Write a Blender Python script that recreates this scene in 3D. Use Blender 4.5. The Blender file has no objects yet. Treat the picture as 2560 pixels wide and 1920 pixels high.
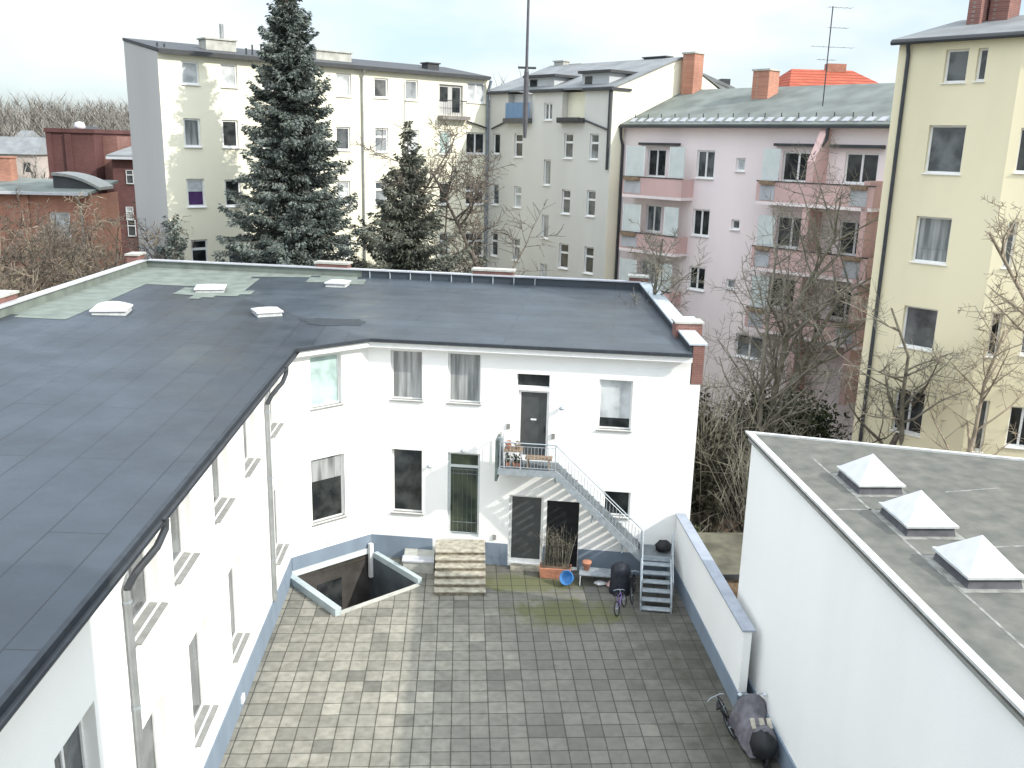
import bpy, bmesh, math, random
from mathutils import Vector, Matrix
from mathutils.geometry import tessellate_polygon
random.seed(7)
S = bpy.context.scene
COL = S.collection
R = math.radians
# ------------------------------------------------------------------ camera
H = 15.0
FPX = 2306.7
PITCH, ROLL, YAW = R(14.442), R(1.473), R(3.277)     # looks down, rolled, turned to the right
fw = Vector((math.sin(YAW)*math.cos(PITCH), math.cos(YAW)*math.cos(PITCH), -math.sin(PITCH)))
rt = fw.cross(Vector((0, 0, 1))).normalized(); up = rt.cross(fw)
RT = rt*math.cos(ROLL) + up*math.sin(ROLL); UP = up*math.cos(ROLL) - rt*math.sin(ROLL)
cd = bpy.data.cameras.new('camera'); cam = bpy.data.objects.new('camera', cd); COL.objects.link(cam)
cam.matrix_world = Matrix(((RT.x, UP.x, -fw.x, 0), (RT.y, UP.y, -fw.y, 0), (RT.z, UP.z, -fw.z, H), (0, 0, 0, 1)))
cd.sensor_width = 36; cd.lens = 36*FPX/2560; cd.clip_start = .1; cd.clip_end = 3000
S.camera = cam
# ------------------------------------------------------------------ world, sun, exposure
SUN = Vector((1.29, -.78, 1.0)).normalized()          # towards the sun
EL = math.asin(SUN.z); AZ = math.atan2(SUN.x, SUN.y)
w = bpy.data.worlds.new('World'); S.world = w; w.use_nodes = True
nt = w.node_tree; nt.nodes.clear()
out = nt.nodes.new('ShaderNodeOutputWorld'); bg = nt.nodes.new('ShaderNodeBackground')
sky = nt.nodes.new('ShaderNodeTexSky'); sky.sky_type = 'NISHITA'; sky.sun_disc = False
sky.sun_elevation = EL; sky.sun_rotation = AZ; sky.dust_density = 2.0; sky.air_density = 1.0
tc = nt.nodes.new('ShaderNodeTexCoord'); mp = nt.nodes.new('ShaderNodeMapping'); mp.inputs['Scale'].default_value = (1, 1, 2.6)
mp.inputs['Location'].default_value = (.35, .1, .2)
nz = nt.nodes.new('ShaderNodeTexNoise'); nz.inputs['Scale'].default_value = 2.9; nz.inputs['Detail'].default_value = 5; nz.inputs['Roughness'].default_value = .5
rp = nt.nodes.new('ShaderNodeValToRGB'); rp.color_ramp.elements[0].position = .36; rp.color_ramp.elements[1].position = .56
rp.color_ramp.elements[0].color = (.36, .36, .36, 1); rp.color_ramp.elements[1].color = (1, 1, 1, 1)
mx = nt.nodes.new('ShaderNodeMix'); mx.data_type = 'RGBA'
mx.inputs[7].default_value = (8.7, 9.25, 9.45, 1)      # bright thin cloud
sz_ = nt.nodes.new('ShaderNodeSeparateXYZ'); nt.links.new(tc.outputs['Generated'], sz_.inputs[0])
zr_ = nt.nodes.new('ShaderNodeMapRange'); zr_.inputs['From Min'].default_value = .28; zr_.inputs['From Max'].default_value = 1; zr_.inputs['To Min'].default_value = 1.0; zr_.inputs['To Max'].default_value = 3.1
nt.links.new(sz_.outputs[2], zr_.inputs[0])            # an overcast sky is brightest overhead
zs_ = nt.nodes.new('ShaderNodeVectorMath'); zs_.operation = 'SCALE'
L = nt.links.new
L(tc.outputs['Generated'], mp.inputs['Vector']); L(mp.outputs[0], nz.inputs['Vector']); L(nz.outputs[0], rp.inputs[0])
ss_ = nt.nodes.new('ShaderNodeVectorMath'); ss_.operation = 'MULTIPLY'; ss_.inputs[1].default_value = (1.55, 1.8, 2.1)   # thin veil lightens the blue
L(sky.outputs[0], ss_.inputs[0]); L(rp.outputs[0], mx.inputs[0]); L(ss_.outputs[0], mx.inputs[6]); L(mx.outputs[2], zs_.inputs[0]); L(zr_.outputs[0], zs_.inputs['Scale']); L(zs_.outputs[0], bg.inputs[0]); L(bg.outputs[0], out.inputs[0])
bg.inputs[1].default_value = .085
sd = bpy.data.lights.new('sun', 'SUN'); sd.energy = 3.1; sd.angle = R(.6); sd.color = (1, .95, .86)
so = bpy.data.objects.new('sun', sd); COL.objects.link(so); so.rotation_euler = SUN.to_track_quat('Z', 'Y').to_euler()
so.location = (30, -20, 40)
S.view_settings.view_transform = 'Standard'; S.view_settings.look = 'None'; S.view_settings.gamma = 1
S.view_settings.exposure = .48
S.render.engine = 'CYCLES'
# ------------------------------------------------------------------ survey helpers (from the photograph's calibrated lines)
def ray(x, y): return RT*((x-1280)/FPX) - UP*((y-960)/FPX) + fw
def G(x, y, z=0):                                     # point of a level plane
    r = ray(x, y); t = (z-H)/r.z; return Vector((r.x*t, r.y*t, z))
def azd(a): return Vector((math.sin(R(a)), math.cos(R(a)), 0))
class Frame:                                          # a vertical facade: u along, n outwards, z up
    def __init__(s, P0, a): s.P = Vector((P0[0], P0[1], 0)); s.a = azd(a); s.n = azd(a+90)
    def __call__(s, u, n, z): return s.P + s.a*u + s.n*n + Vector((0, 0, z))
    def hit(s, x, y, n=0):
        r = ray(x, y); P = s.P+s.n*n; t = (s.n.dot(P))/(s.n.dot(r)); p = r*t; return (p-s.P).dot(s.a), p.z+H
    def rect(s, x0, y0, x1, y1):
        xm, ym = (x0+x1)/2, (y0+y1)/2
        return [s.hit(x0, ym)[0], s.hit(x1, ym)[0], s.hit(xm, y1)[1], s.hit(xm, y0)[1]]
def atY(px, Y, py=400):
    r = ray(px, py); return r.x/r.y*Y
# ------------------------------------------------------------------ materials
def mat(name, c, rough=.8, var=.12, sc=3, c2=None, bump=.0, bsc=40, spec=.3, metal=0, coord='pos', streak=0, lo=.35, hi=.65, det=6):
    m = bpy.data.materials.new(name); m.use_nodes = True; n = m.node_tree; b = n.nodes['Principled BSDF']
    b.inputs['Roughness'].default_value = rough; b.inputs['Metallic'].default_value = metal
    b.inputs['Specular IOR Level'].default_value = spec
    g = n.nodes.new('ShaderNodeNewGeometry'); t = n.nodes.new('ShaderNodeTexCoord')
    src = g.outputs['Position'] if coord == 'pos' else t.outputs['Object']
    no = n.nodes.new('ShaderNodeTexNoise'); no.inputs['Scale'].default_value = sc; no.inputs['Detail'].default_value = det
    if streak:
        mpn = n.nodes.new('ShaderNodeMapping'); mpn.inputs['Scale'].default_value = (1, 1, streak); n.links.new(src, mpn.inputs[0]); n.links.new(mpn.outputs[0], no.inputs['Vector'])
    else: n.links.new(src, no.inputs['Vector'])
    r = n.nodes.new('ShaderNodeValToRGB'); r.color_ramp.elements[0].position = lo; r.color_ramp.elements[1].position = hi
    a = [max(0, v*(1-var)) for v in c]; z = list(c2) if c2 else [min(1, v*(1+var)) for v in c]
    r.color_ramp.elements[0].color = (*a, 1); r.color_ramp.elements[1].color = (*z, 1)
    n.links.new(no.outputs[0], r.inputs[0]); n.links.new(r.outputs[0], b.inputs['Base Color'])
    if bump:
        n2 = n.nodes.new('ShaderNodeTexNoise'); n2.inputs['Scale'].default_value = bsc; n2.inputs['Detail'].default_value = 4
        n.links.new(src, n2.inputs['Vector']); bp = n.nodes.new('ShaderNodeBump'); bp.inputs['Strength'].default_value = bump; bp.inputs['Distance'].default_value = .02
        n.links.new(n2.outputs[0], bp.inputs['Height']); n.links.new(bp.outputs[0], b.inputs['Normal'])
    return m
def brickmat(name, c1, c2, mort, scale=1, rot=0, bw=.25, bh=.075, rough=.9, vert=True, msize=.008, var=None):
    m = bpy.data.materials.new(name); m.use_nodes = True; n = m.node_tree; b = n.nodes['Principled BSDF']
    b.inputs['Roughness'].default_value = rough; b.inputs['Specular IOR Level'].default_value = .2
    g = n.nodes.new('ShaderNodeNewGeometry'); sx = n.nodes.new('ShaderNodeSeparateXYZ'); n.links.new(g.outputs['Position'], sx.inputs[0])
    cx = n.nodes.new('ShaderNodeCombineXYZ')
    if vert:
        ad = n.nodes.new('ShaderNodeVectorMath'); ad.operation = 'DOT_PRODUCT'; ad.inputs[1].default_value = (1.0, 1.0, 0)
        n.links.new(g.outputs['Position'], ad.inputs[0]); n.links.new(ad.outputs['Value'], cx.inputs[0]); n.links.new(sx.outputs[2], cx.inputs[1])
    else:
        for k, ax in ((0, azd(rot)), (1, azd(rot+90))):
            ad = n.nodes.new('ShaderNodeVectorMath'); ad.operation = 'DOT_PRODUCT'; ad.inputs[1].default_value = ax
            n.links.new(g.outputs['Position'], ad.inputs[0]); n.links.new(ad.outputs['Value'], cx.inputs[k])
    br = n.nodes.new('ShaderNodeTexBrick'); br.inputs['Scale'].default_value = 1; br.inputs['Brick Width'].default_value = bw; br.inputs['Row Height'].default_value = bh
    br.inputs['Mortar Size'].default_value = msize; br.inputs['Color1'].default_value = (*c1, 1); br.inputs['Color2'].default_value = (*c2, 1); br.inputs['Mortar'].default_value = (*mort, 1)
    n.links.new(cx.outputs[0], br.inputs['Vector'])
    no = n.nodes.new('ShaderNodeTexNoise'); no.inputs['Scale'].default_value = .5; no.inputs['Detail'].default_value = 7; n.links.new(g.outputs['Position'], no.inputs['Vector'])
    rr = n.nodes.new('ShaderNodeMapRange'); rr.inputs['From Min'].default_value = .3; rr.inputs['From Max'].default_value = .7; v = var or .25
    rr.inputs['To Min'].default_value = 1-v; rr.inputs['To Max'].default_value = 1+v; n.links.new(no.outputs[0], rr.inputs[0])
    ml = n.nodes.new('ShaderNodeVectorMath'); ml.operation = 'SCALE'; n.links.new(br.outputs[0], ml.inputs[0]); n.links.new(rr.outputs[0], ml.inputs['Scale'])
    n.links.new(ml.outputs[0], b.inputs['Base Color'])
    return m
M = {}
def plaster(name, c, dirt=.12, sc=.35):               # render with soft rain streaks and dirt patches
    m = mat(name, c, .9, dirt, sc, streak=.25, bump=.15, bsc=30, lo=.25, hi=.6, det=8); return m
M['white'] = plaster('white_render', (.84, .84, .82), .04)
M['plinth'] = plaster('blue_grey_plinth', (.185, .23, .285), .12, 1.2)
M['cream'] = plaster('cream_render', (.82, .79, .63), .06, .25)
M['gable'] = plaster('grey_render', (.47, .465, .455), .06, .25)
M['greyr'] = plaster('warm_grey_render', (.58, .575, .54), .08, .3)
M['pink'] = plaster('pink_render', (.79, .70, .695), .09, .3)
M['pinkd'] = plaster('dusky_pink_render', (.59, .405, .385), .12, .7)
M['yellow'] = plaster('pale_yellow_render', (.735, .67, .475), .11, .22)
M['frame'] = mat('white_window_paint', (.78, .78, .77), .5, .04, 5)
M['alu'] = mat('silver_door_frame', (.55, .58, .58), .45, .06, 5)
M['sillg'] = mat('grey_zinc_sill', (.25, .25, .235), .55, .12, 4)
def glass(name, c, rough=.08, c2=None, sc=1.4, streak=0, lo=.4, hi=.6):
    return mat(name, c, rough, .3, sc, c2=c2, spec=.5, streak=streak, lo=lo, hi=hi)
M['g_dark'] = glass('dark_window_glass', (.018, .022, .024), c2=(.05, .055, .055))
M['g_mid'] = glass('grey_window_glass', (.07, .08, .085), c2=(.13, .14, .145))
M['g_curtain'] = glass('glass_over_net_curtain', (.22, .235, .235), c2=(.36, .37, .37), sc=5, streak=.08)
M['g_light'] = glass('glass_over_white_blind', (.50, .53, .54), c2=(.58, .61, .62))
M['g_teal'] = glass('glass_over_pale_teal_blind', (.40, .53, .51), c2=(.46, .58, .56))
M['g_purple'] = glass('glass_over_purple_curtain', (.05, .025, .08), c2=(.085, .045, .13))
M['g_green'] = glass('dark_green_tinted_glass', (.03, .045, .035), c2=(.06, .075, .05))
M['door'] = mat('dark_grey_door', (.07, .075, .075), .5, .12, 3)
M['felt_dark'] = mat('dark_bitumen_edge', (.035, .042, .05), .6, .15, 4)
M['felt_green'] = mat('green_grey_mineral_felt', (.165, .19, .168), .9, .16, 1.6, bump=.2, bsc=60)
M['capm'] = mat('pale_sheet_metal', (.52, .58, .62), .4, .08, 2, metal=.15)
M['capl'] = mat('white_lead_coping', (.46, .47, .50), .45, .08, 2)
M['zinc'] = mat('zinc_pipe', (.34, .35, .35), .45, .12, 3, metal=.5)
M['dpipe'] = mat('dark_gutter_metal', (.05, .055, .062), .45, .15, 3, metal=.2)
M['galv'] = mat('galvanised_steel', (.36, .40, .43), .45, .14, 6, metal=.35)
M['galvd'] = mat('weathered_steel_grating', (.16, .18, .19), .6, .2, 8, metal=.3)
M['dome'] = mat('milky_acrylic_dome', (.60, .60, .63), .35, .06, 3)
M['domek'] = mat('skylight_kerb', (.48, .50, .49), .6, .12, 5)
M['stone'] = mat('worn_stone_step', (.36, .335, .27), .85, .3, 5, bump=.3)
M['riser'] = mat('dark_stone_riser', (.20, .175, .13), .9, .4, 6, bump=.3)  # riser stone, darker than the treads
M['brick'] = brickmat('red_brown_brick', (.24, .11, .09), (.18, .08, .07), (.22, .18, .16))
M['brick_or'] = brickmat('orange_red_brick', (.42, .19, .13), (.34, .14, .10), (.34, .26, .2))
M['brick_dk'] = brickmat('dark_maroon_brick', (.13, .06, .055), (.10, .048, .045), (.09, .05, .05), var=.18)
M['roofd'] = mat('anthracite_roof', (.055, .058, .062), .6, .12, 1.0)
M['roofg'] = mat('green_weathered_roof_felt', (.145, .162, .150), .85, .2, .8, streak=.5)
M['roofgr'] = mat('grey_roof_felt', (.19, .20, .205), .8, .15, .8)
M['darkm'] = mat('dark_eave_metal', (.05, .052, .055), .5, .1, 3)
M['bark'] = mat('grey_brown_bark', (.13, .11, .09), .95, .35, 6, bump=.3)
M['barkl'] = mat('pale_brown_twig', (.27, .225, .17), .95, .3, 3)
M['barkg'] = mat('olive_grey_bark', (.20, .185, .145), .95, .3, 3)
M['spruce'] = mat('blue_green_spruce_needles', (.062, .08, .07), .9, .3, 1.3, c2=(.23, .26, .235), spec=.15, lo=.3, hi=.72)
M['cedar'] = mat('olive_green_conifer_needles', (.075, .085, .065), .9, .3, 1.3, c2=(.23, .24, .195), spec=.15, lo=.3, hi=.72)
M['leaf'] = mat('dark_evergreen_leaf', (.028, .04, .02), .8, .4, 1.5, c2=(.075, .095, .045), spec=.2)
M['ivy'] = mat('dull_ivy_and_dead_leaf', (.035, .037, .026), .9, .4, 1.1, c2=(.085, .08, .058), spec=.1)
M['yleaf'] = mat('yellow_green_spring_leaf', (.30, .31, .05), .8, .3, 4)
M['terra'] = mat('terracotta', (.42, .19, .12), .85, .2, 6)
M['wood'] = mat('weathered_wood', (.25, .18, .12), .85, .3, 8)
M['black'] = mat('matt_black_plastic', (.015, .016, .018), .6, .3, 5)
M['blue'] = mat('bright_blue_plastic', (.06, .22, .50), .4, .1, 5)
M['tarp'] = mat('grey_tarpaulin', (.125, .12, .135), .6, .25, 5, bump=.6, bsc=7)
M['purple'] = mat('purple_bicycle_paint', (.20, .13, .32), .35, .1, 5)
M['whitep'] = mat('white_plastic', (.72, .72, .74), .5, .1, 5)
M['rubber'] = mat('black_rubber', (.02, .02, .022), .8, .2, 5)
M['redtile'] = brickmat('red_clay_roof_tiles', (.50, .13, .075), (.40, .09, .055), (.20, .05, .03), bw=.3, bh=.33, msize=.05, var=.15)
M['bluec'] = mat('blue_balcony_cloth', (.16, .25, .38), .8, .08, 3)
M['screen'] = mat('frosted_glass_screen', (.60, .645, .635), .3, .06, 2)
M['concrete'] = mat('pale_concrete', (.42, .42, .38), .9, .15, 3, bump=.2)
# paving: 0.505 x 0.54 m slabs with joints, tone per slab, moss and dirt stains, shade painted over the right side
def paving():
    m = bpy.data.materials.new('mossy_concrete_slabs'); m.use_nodes = True; n = m.node_tree; b = n.nodes['Principled BSDF']; K = n.links.new
    b.inputs['Roughness'].default_value = .88; b.inputs['Specular IOR Level'].default_value = .25
    g = n.nodes.new('ShaderNodeNewGeometry')
    def N(t, **k):
        o = n.nodes.new(t)
        for a, v in k.items(): setattr(o, a, v)
        return o
    def math_(op, a, b2=None, c=None):
        o = N('ShaderNodeMath', operation=op)
        for i, v in enumerate((a, b2, c)):
            if v is None: continue
            if isinstance(v, (int, float)): o.inputs[i].default_value = v
            else: K(v, o.inputs[i])
        return o.outputs[0]
    wob = N('ShaderNodeTexNoise'); wob.inputs['Scale'].default_value = .9; K(g.outputs['Position'], wob.inputs['Vector'])
    sx = N('ShaderNodeSeparateXYZ'); K(g.outputs['Position'], sx.inputs[0])
    X = math_('ADD', math_('DIVIDE', math_('ADD', sx.outputs[0], 1.15+50.5), .505), math_('MULTIPLY', wob.outputs[0], .05))
    Y = math_('ADD', math_('DIVIDE', math_('ADD', sx.outputs[1], 10.8), .54), math_('MULTIPLY', wob.outputs[0], .08))
    fx, fy = math_('FRACT', X), math_('FRACT', Y)
    cx = N('ShaderNodeCombineXYZ'); K(math_('FLOOR', X), cx.inputs[0]); K(math_('FLOOR', Y), cx.inputs[1])
    wn = N('ShaderNodeTexWhiteNoise', noise_dimensions='3D'); K(cx.outputs[0], wn.inputs['Vector'])
    def edge(f): return math_('MINIMUM', f, math_('SUBTRACT', 1.0, f))
    e = math_('MINIMUM', edge(fx), edge(fy))
    fine = N('ShaderNodeTexNoise'); fine.inputs['Scale'].default_value = 4; fine.inputs['Detail'].default_value = 8; K(g.outputs['Position'], fine.inputs['Vector'])
    big = N('ShaderNodeTexNoise'); big.inputs['Scale'].default_value = .45; big.inputs['Detail'].default_value = 7; K(g.outputs['Position'], big.inputs['Vector'])
    jm = N('ShaderNodeMapRange'); jm.inputs['From Min'].default_value = .012; jm.inputs['From Max'].default_value = .045; jm.inputs['To Min'].default_value = 1; jm.inputs['To Max'].default_value = 0
    K(math_('ADD', e, math_('MULTIPLY', math_('SUBTRACT', fine.outputs[0], .5), .03)), jm.inputs[0])
    ramp = N('ShaderNodeValToRGB'); el = ramp.color_ramp.elements
    el[0].position = 0; el[0].color = (.135, .132, .115, 1); el[1].position = 1; el[1].color = (.33, .315, .265, 1)
    x = el.new(.5); x.color = (.23, .222, .19, 1); x = el.new(.93); x.color = (.27, .26, .22, 1); x = el.new(.07); x.color = (.185, .18, .155, 1)
    K(wn.outputs['Value'], ramp.inputs[0])
    def mix(f, a, b2, bt='MIX'):
        o = N('ShaderNodeMix', data_type='RGBA', blend_type=bt)
        if isinstance(f, (int, float)): o.inputs[0].default_value = f
        else: K(f, o.inputs[0])
        for i, v in ((6, a), (7, b2)):
            if isinstance(v, tuple): o.inputs[i].default_value = v
            else: K(v, o.inputs[i])
        return o.outputs[2]
    fr = N('ShaderNodeMapRange'); fr.inputs['From Min'].default_value = .3; fr.inputs['From Max'].default_value = .7; fr.inputs['To Min'].default_value = .80; fr.inputs['To Max'].default_value = 1.16; K(fine.outputs[0], fr.inputs[0])
    sc = N('ShaderNodeVectorMath', operation='SCALE'); K(ramp.outputs[0], sc.inputs[0]); K(fr.outputs[0], sc.inputs['Scale'])
    # moss patch by the stairs and along the right wall
    def blob(cx_, cy, rx, ry):
        dx = math_('DIVIDE', math_('SUBTRACT', sx.outputs[0], cx_), rx); dy = math_('DIVIDE', math_('SUBTRACT', sx.outputs[1], cy), ry)
        d = math_('SQRT', math_('ADD', math_('MULTIPLY', dx, dx), math_('MULTIPLY', dy, dy)))
        o = N('ShaderNodeMapRange'); o.inputs['From Min'].default_value = .2; o.inputs['From Max'].default_value = 1.15; o.inputs['To Min'].default_value = .34; o.inputs['To Max'].default_value = -.3; K(d, o.inputs[0]); return o.outputs[0]
    def mask(f, nse, a, b2):
        o = N('ShaderNodeMapRange'); o.inputs['From Min'].default_value = a; o.inputs['From Max'].default_value = b2; K(math_('ADD', f, nse), o.inputs[0]); return o.outputs[0]
    n2 = N('ShaderNodeTexNoise'); n2.inputs['Scale'].default_value = 1.7; n2.inputs['Detail'].default_value = 9; n2.inputs['Roughness'].default_value = .65; K(g.outputs['Position'], n2.inputs['Vector'])
    moss = mask(math_('MAXIMUM', blob(3.6, 27.7, 3.0, 1.5), blob(2.4, 29.9, 3.4, 1.2)), n2.outputs[0], .47, .70)
    dirt = mask(math_('MAXIMUM', math_('MAXIMUM', blob(7.2, 24.6, 3.2, 5.2), blob(6.9, 20.5, 1.8, 3.5)), blob(6.4, 27.5, 2.2, 1.8)), n2.outputs[0], .40, .95)
    shade_side = mask(math_('SUBTRACT', math_('DIVIDE', math_('ADD', sx.outputs[0], 1.0), 8.0), .10), big.outputs[0], .36, .85)  # painted shade: slabs get darker across the shaded right side
    dir3 = mask(math_('MULTIPLY', n2.outputs[0], 0), n2.outputs[0], .52, .66)
    col = mix(math_('MULTIPLY', dir3, .35), sc.outputs[0], (.12, .115, .09, 1))
    col = mix(math_('MULTIPLY', shade_side, .68), col, (.108, .106, .096, 1))
    col = mix(math_('MULTIPLY', dirt, .85), col, (.055, .052, .042, 1))
    col = mix(math_('MULTIPLY', moss, .75), col, (.105, .115, .045, 1))
    col = mix(math_('MULTIPLY', jm.outputs[0], .88), col, (.045, .045, .035, 1))
    K(col, b.inputs['Base Color'])
    bp = N('ShaderNodeBump'); bp.inputs['Strength'].default_value = .5; bp.inputs['Distance'].default_value = .012
    K(math_('SUBTRACT', math_('MULTIPLY', fine.outputs[0], .4), jm.outputs[0]), bp.inputs['Height']); K(bp.outputs[0], b.inputs['Normal'])
    return m
M['paving'] = paving()
def sheets(name, rot, c1, c2, mort, bw=7.5, bh=1.0, ms=.013, rough=.42):
    m = brickmat(name, c1, c2, mort, rot=rot, bw=bw, bh=bh, rough=rough, vert=False, msize=ms, var=.2); b_ = m.node_tree.nodes['Principled BSDF']; b_.inputs['Specular IOR Level'].default_value = .55; nn_ = m.node_tree.nodes
    g_ = nn_.new('ShaderNodeNewGeometry'); a_ = nn_.new('ShaderNodeTexNoise'); a_.inputs['Scale'].default_value = .55; a_.inputs['Detail'].default_value = 9; a_.inputs['Roughness'].default_value = .6
    m.node_tree.links.new(g_.outputs['Position'], a_.inputs['Vector']); m_ = nn_.new('ShaderNodeMapRange'); m_.inputs['From Min'].default_value = .35; m_.inputs['From Max'].default_value = .65; m_.inputs['To Min'].default_value = rough-.08; m_.inputs['To Max'].default_value = rough+.16
    m.node_tree.links.new(a_.outputs[0], m_.inputs[0]); m.node_tree.links.new(m_.outputs[0], b_.inputs['Roughness'])
    f_ = nn_.new('ShaderNodeTexNoise'); f_.inputs['Scale'].default_value = 18; f_.inputs['Detail'].default_value = 6; m.node_tree.links.new(g_.outputs['Position'], f_.inputs['Vector'])
    p_ = nn_.new('ShaderNodeBump'); p_.inputs['Strength'].default_value = .25; p_.inputs['Distance'].default_value = .01; m.node_tree.links.new(f_.outputs[0], p_.inputs['Height']); m.node_tree.links.new(p_.outputs[0], b_.inputs['Normal'])
    return m
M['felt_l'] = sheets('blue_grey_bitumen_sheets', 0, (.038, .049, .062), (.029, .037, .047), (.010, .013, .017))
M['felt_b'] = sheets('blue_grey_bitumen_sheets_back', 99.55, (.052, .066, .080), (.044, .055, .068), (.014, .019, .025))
M['felt_r'] = mat('mottled_grey_roof_felt', (.105, .11, .10), .85, .15, 2.2, c2=(.16, .155, .135), bump=.3, bsc=25, det=12, lo=.3, hi=.75)
M['ground'] = mat('winter_grass_and_soil', (.06, .055, .035), .95, .3, .35, c2=(.12, .115, .07), bump=.4, bsc=8, det=9)
M['litter'] = mat('leaf_litter', (.055, .043, .033), .95, .35, 2.4, c2=(.16, .11, .075), bump=.6, bsc=12, det=10)
M['hill'] = mat('wooded_hillside', (.13, .12, .10), .95, .3, .03, c2=(.19, .175, .15))
M['twigfar'] = mat('grey_winter_twigs', (.15, .14, .125), .95, .2, .02, c2=(.26, .24, .21))
# ------------------------------------------------------------------ mesh builder
class MB:
    def __init__(s): s.v = []; s.f = []; s.m = []; s.k = 0
    def quad(s, *p):
        i = len(s.v); s.v += [tuple(q) for q in p]; s.f.append(tuple(range(i, i+len(p)))); s.m.append(s.k); return s
    def hexa(s, p):                                   # 8 points: bottom 4, top 4
        i = len(s.v); s.v += [tuple(q) for q in p]
        for f in ((3, 2, 1, 0), (4, 5, 6, 7), (0, 1, 5, 4), (1, 2, 6, 5), (2, 3, 7, 6), (3, 0, 4, 7)): s.f.append(tuple(i+j for j in f)); s.m.append(s.k)
        return s
    def fbox(s, F, u0, u1, n0, n1, z0, z1):
        return s.hexa([F(u0, n1, z0), F(u1, n1, z0), F(u1, n0, z0), F(u0, n0, z0), F(u0, n1, z1), F(u1, n1, z1), F(u1, n0, z1), F(u0, n0, z1)])
    def box(s, x0, x1, y0, y1, z0, z1):
        return s.hexa([(x0, y0, z0), (x1, y0, z0), (x1, y1, z0), (x0, y1, z0), (x0, y0, z1), (x1, y0, z1), (x1, y1, z1), (x0, y1, z1)])
    def prism(s, poly, z0, z1):                       # poly ccw xy ; z1 may be list
        n = len(poly); zt = z1 if isinstance(z1, (list, tuple)) else [z1]*n
        i = len(s.v); s.v += [(p[0], p[1], z0) for p in poly]+[(p[0], p[1], zt[k]) for k, p in enumerate(poly)]
        s.f.append(tuple(i+k for k in reversed(range(n)))); s.f.append(tuple(i+n+k for k in range(n))); s.m += [s.k]*2
        for k in range(n): s.f.append((i+k, i+(k+1) % n, i+n+(k+1) % n, i+n+k)); s.m.append(s.k)
        return s
    def tube(s, pts, rad, sides=6, cap=True):
        pts = [Vector(p) for p in pts]; n = len(pts)
        if not isinstance(rad, (list, tuple)): rad = [rad]*n
        i0 = len(s.v); ref = None
        for k, p in enumerate(pts):
            d = (pts[min(k+1, n-1)]-pts[max(k-1, 0)]).normalized()
            if ref is None: ref = d.cross(Vector((0, 0, 1)) if abs(d.z) < .9 else Vector((1, 0, 0))).normalized()
            a = (ref-d*ref.dot(d)); a = a.normalized() if a.length > 1e-6 else ref; b = d.cross(a); ref = a
            for j in range(sides):
                t = 2*math.pi*j/sides; s.v.append(tuple(p+(a*math.cos(t)+b*math.sin(t))*rad[k]))
        for k in range(n-1):
            for j in range(sides):
                a0 = i0+k*sides+j; a1 = i0+k*sides+(j+1) % sides; s.f.append((a0, a1, a1+sides, a0+sides)); s.m.append(s.k)
        if cap:
            s.f.append(tuple(i0+j for j in reversed(range(sides)))); s.f.append(tuple(i0+(n-1)*sides+j for j in range(sides))); s.m += [s.k]*2
        return s
    def lathe(s, c, prof, sides=16):                  # prof [(r,z)]
        i0 = len(s.v); n = len(prof)
        for r, z in prof:
            for j in range(sides): t = 2*math.pi*j/sides; s.v.append((c[0]+r*math.cos(t), c[1]+r*math.sin(t), c[2]+z))
        for k in range(n-1):
            for j in range(sides):
                a0 = i0+k*sides+j; a1 = i0+k*sides+(j+1) % sides; s.f.append((a0, a1, a1+sides, a0+sides)); s.m.append(s.k)
        s.f.append(tuple(i0+j for j in reversed(range(sides)))); s.f.append(tuple(i0+(n-1)*sides+j for j in range(sides))); s.m += [s.k]*2
        return s
    def build(s, name, mats, parent=None, off=(0, 0, 0), smooth=False, bevel=0):
        me = bpy.data.meshes.new(name)
        me.from_pydata([(v[0]-off[0], v[1]-off[1], v[2]-off[2]) for v in s.v], [], s.f)
        for q in (mats if isinstance(mats, (list, tuple)) else [mats]): me.materials.append(M[q] if isinstance(q, str) else q)
        me.polygons.foreach_set('material_index', s.m)
        if smooth: me.polygons.foreach_set('use_smooth', [True]*len(s.f))
        me.update()
        o = bpy.data.objects.new(name, me); COL.objects.link(o)
        if parent is not None: o.parent = parent
        else: o.location = off
        if bevel:
            bv = o.modifiers.new('bevel', 'BEVEL'); bv.width = bevel; bv.segments = 2; bv.limit_method = 'ANGLE'
        return o
def pieces(mb):                                       # one builder per separate piece
    par = list(range(len(mb.v)))
    def fnd(i):
        while par[i] != i: par[i] = par[par[i]]; i = par[i]
        return i
    for f in mb.f:
        for a in f[1:]: par[fnd(a)] = fnd(f[0])
    gr = {}
    for f, m in zip(mb.f, mb.m): gr.setdefault(fnd(f[0]), []).append((f, m))
    outp = []
    for fs in gr.values():
        n = MB(); ix = {}
        for f, m in fs:
            g = []
            for a in f:
                if a not in ix: ix[a] = len(n.v); n.v.append(mb.v[a])
                g.append(ix[a])
            n.f.append(tuple(g)); n.m.append(m)
        outp.append(n)
    return outp
def tag(o, label=None, cat=None, group=None, kind=None):
    if label: o['label'] = label
    if cat: o['category'] = cat
    if group: o['group'] = group
    if kind: o['kind'] = kind
    return o
SPLIT = {'glass_screen', 'screen_post', 'pilaster', 'pane', 'mirror', 'mirror_stalk', 'snow_guard', 'snow_hook', 'vent_pipe', 'lashing_strip', 'roof_seam', 'bracket', 'downpipe'}
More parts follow.
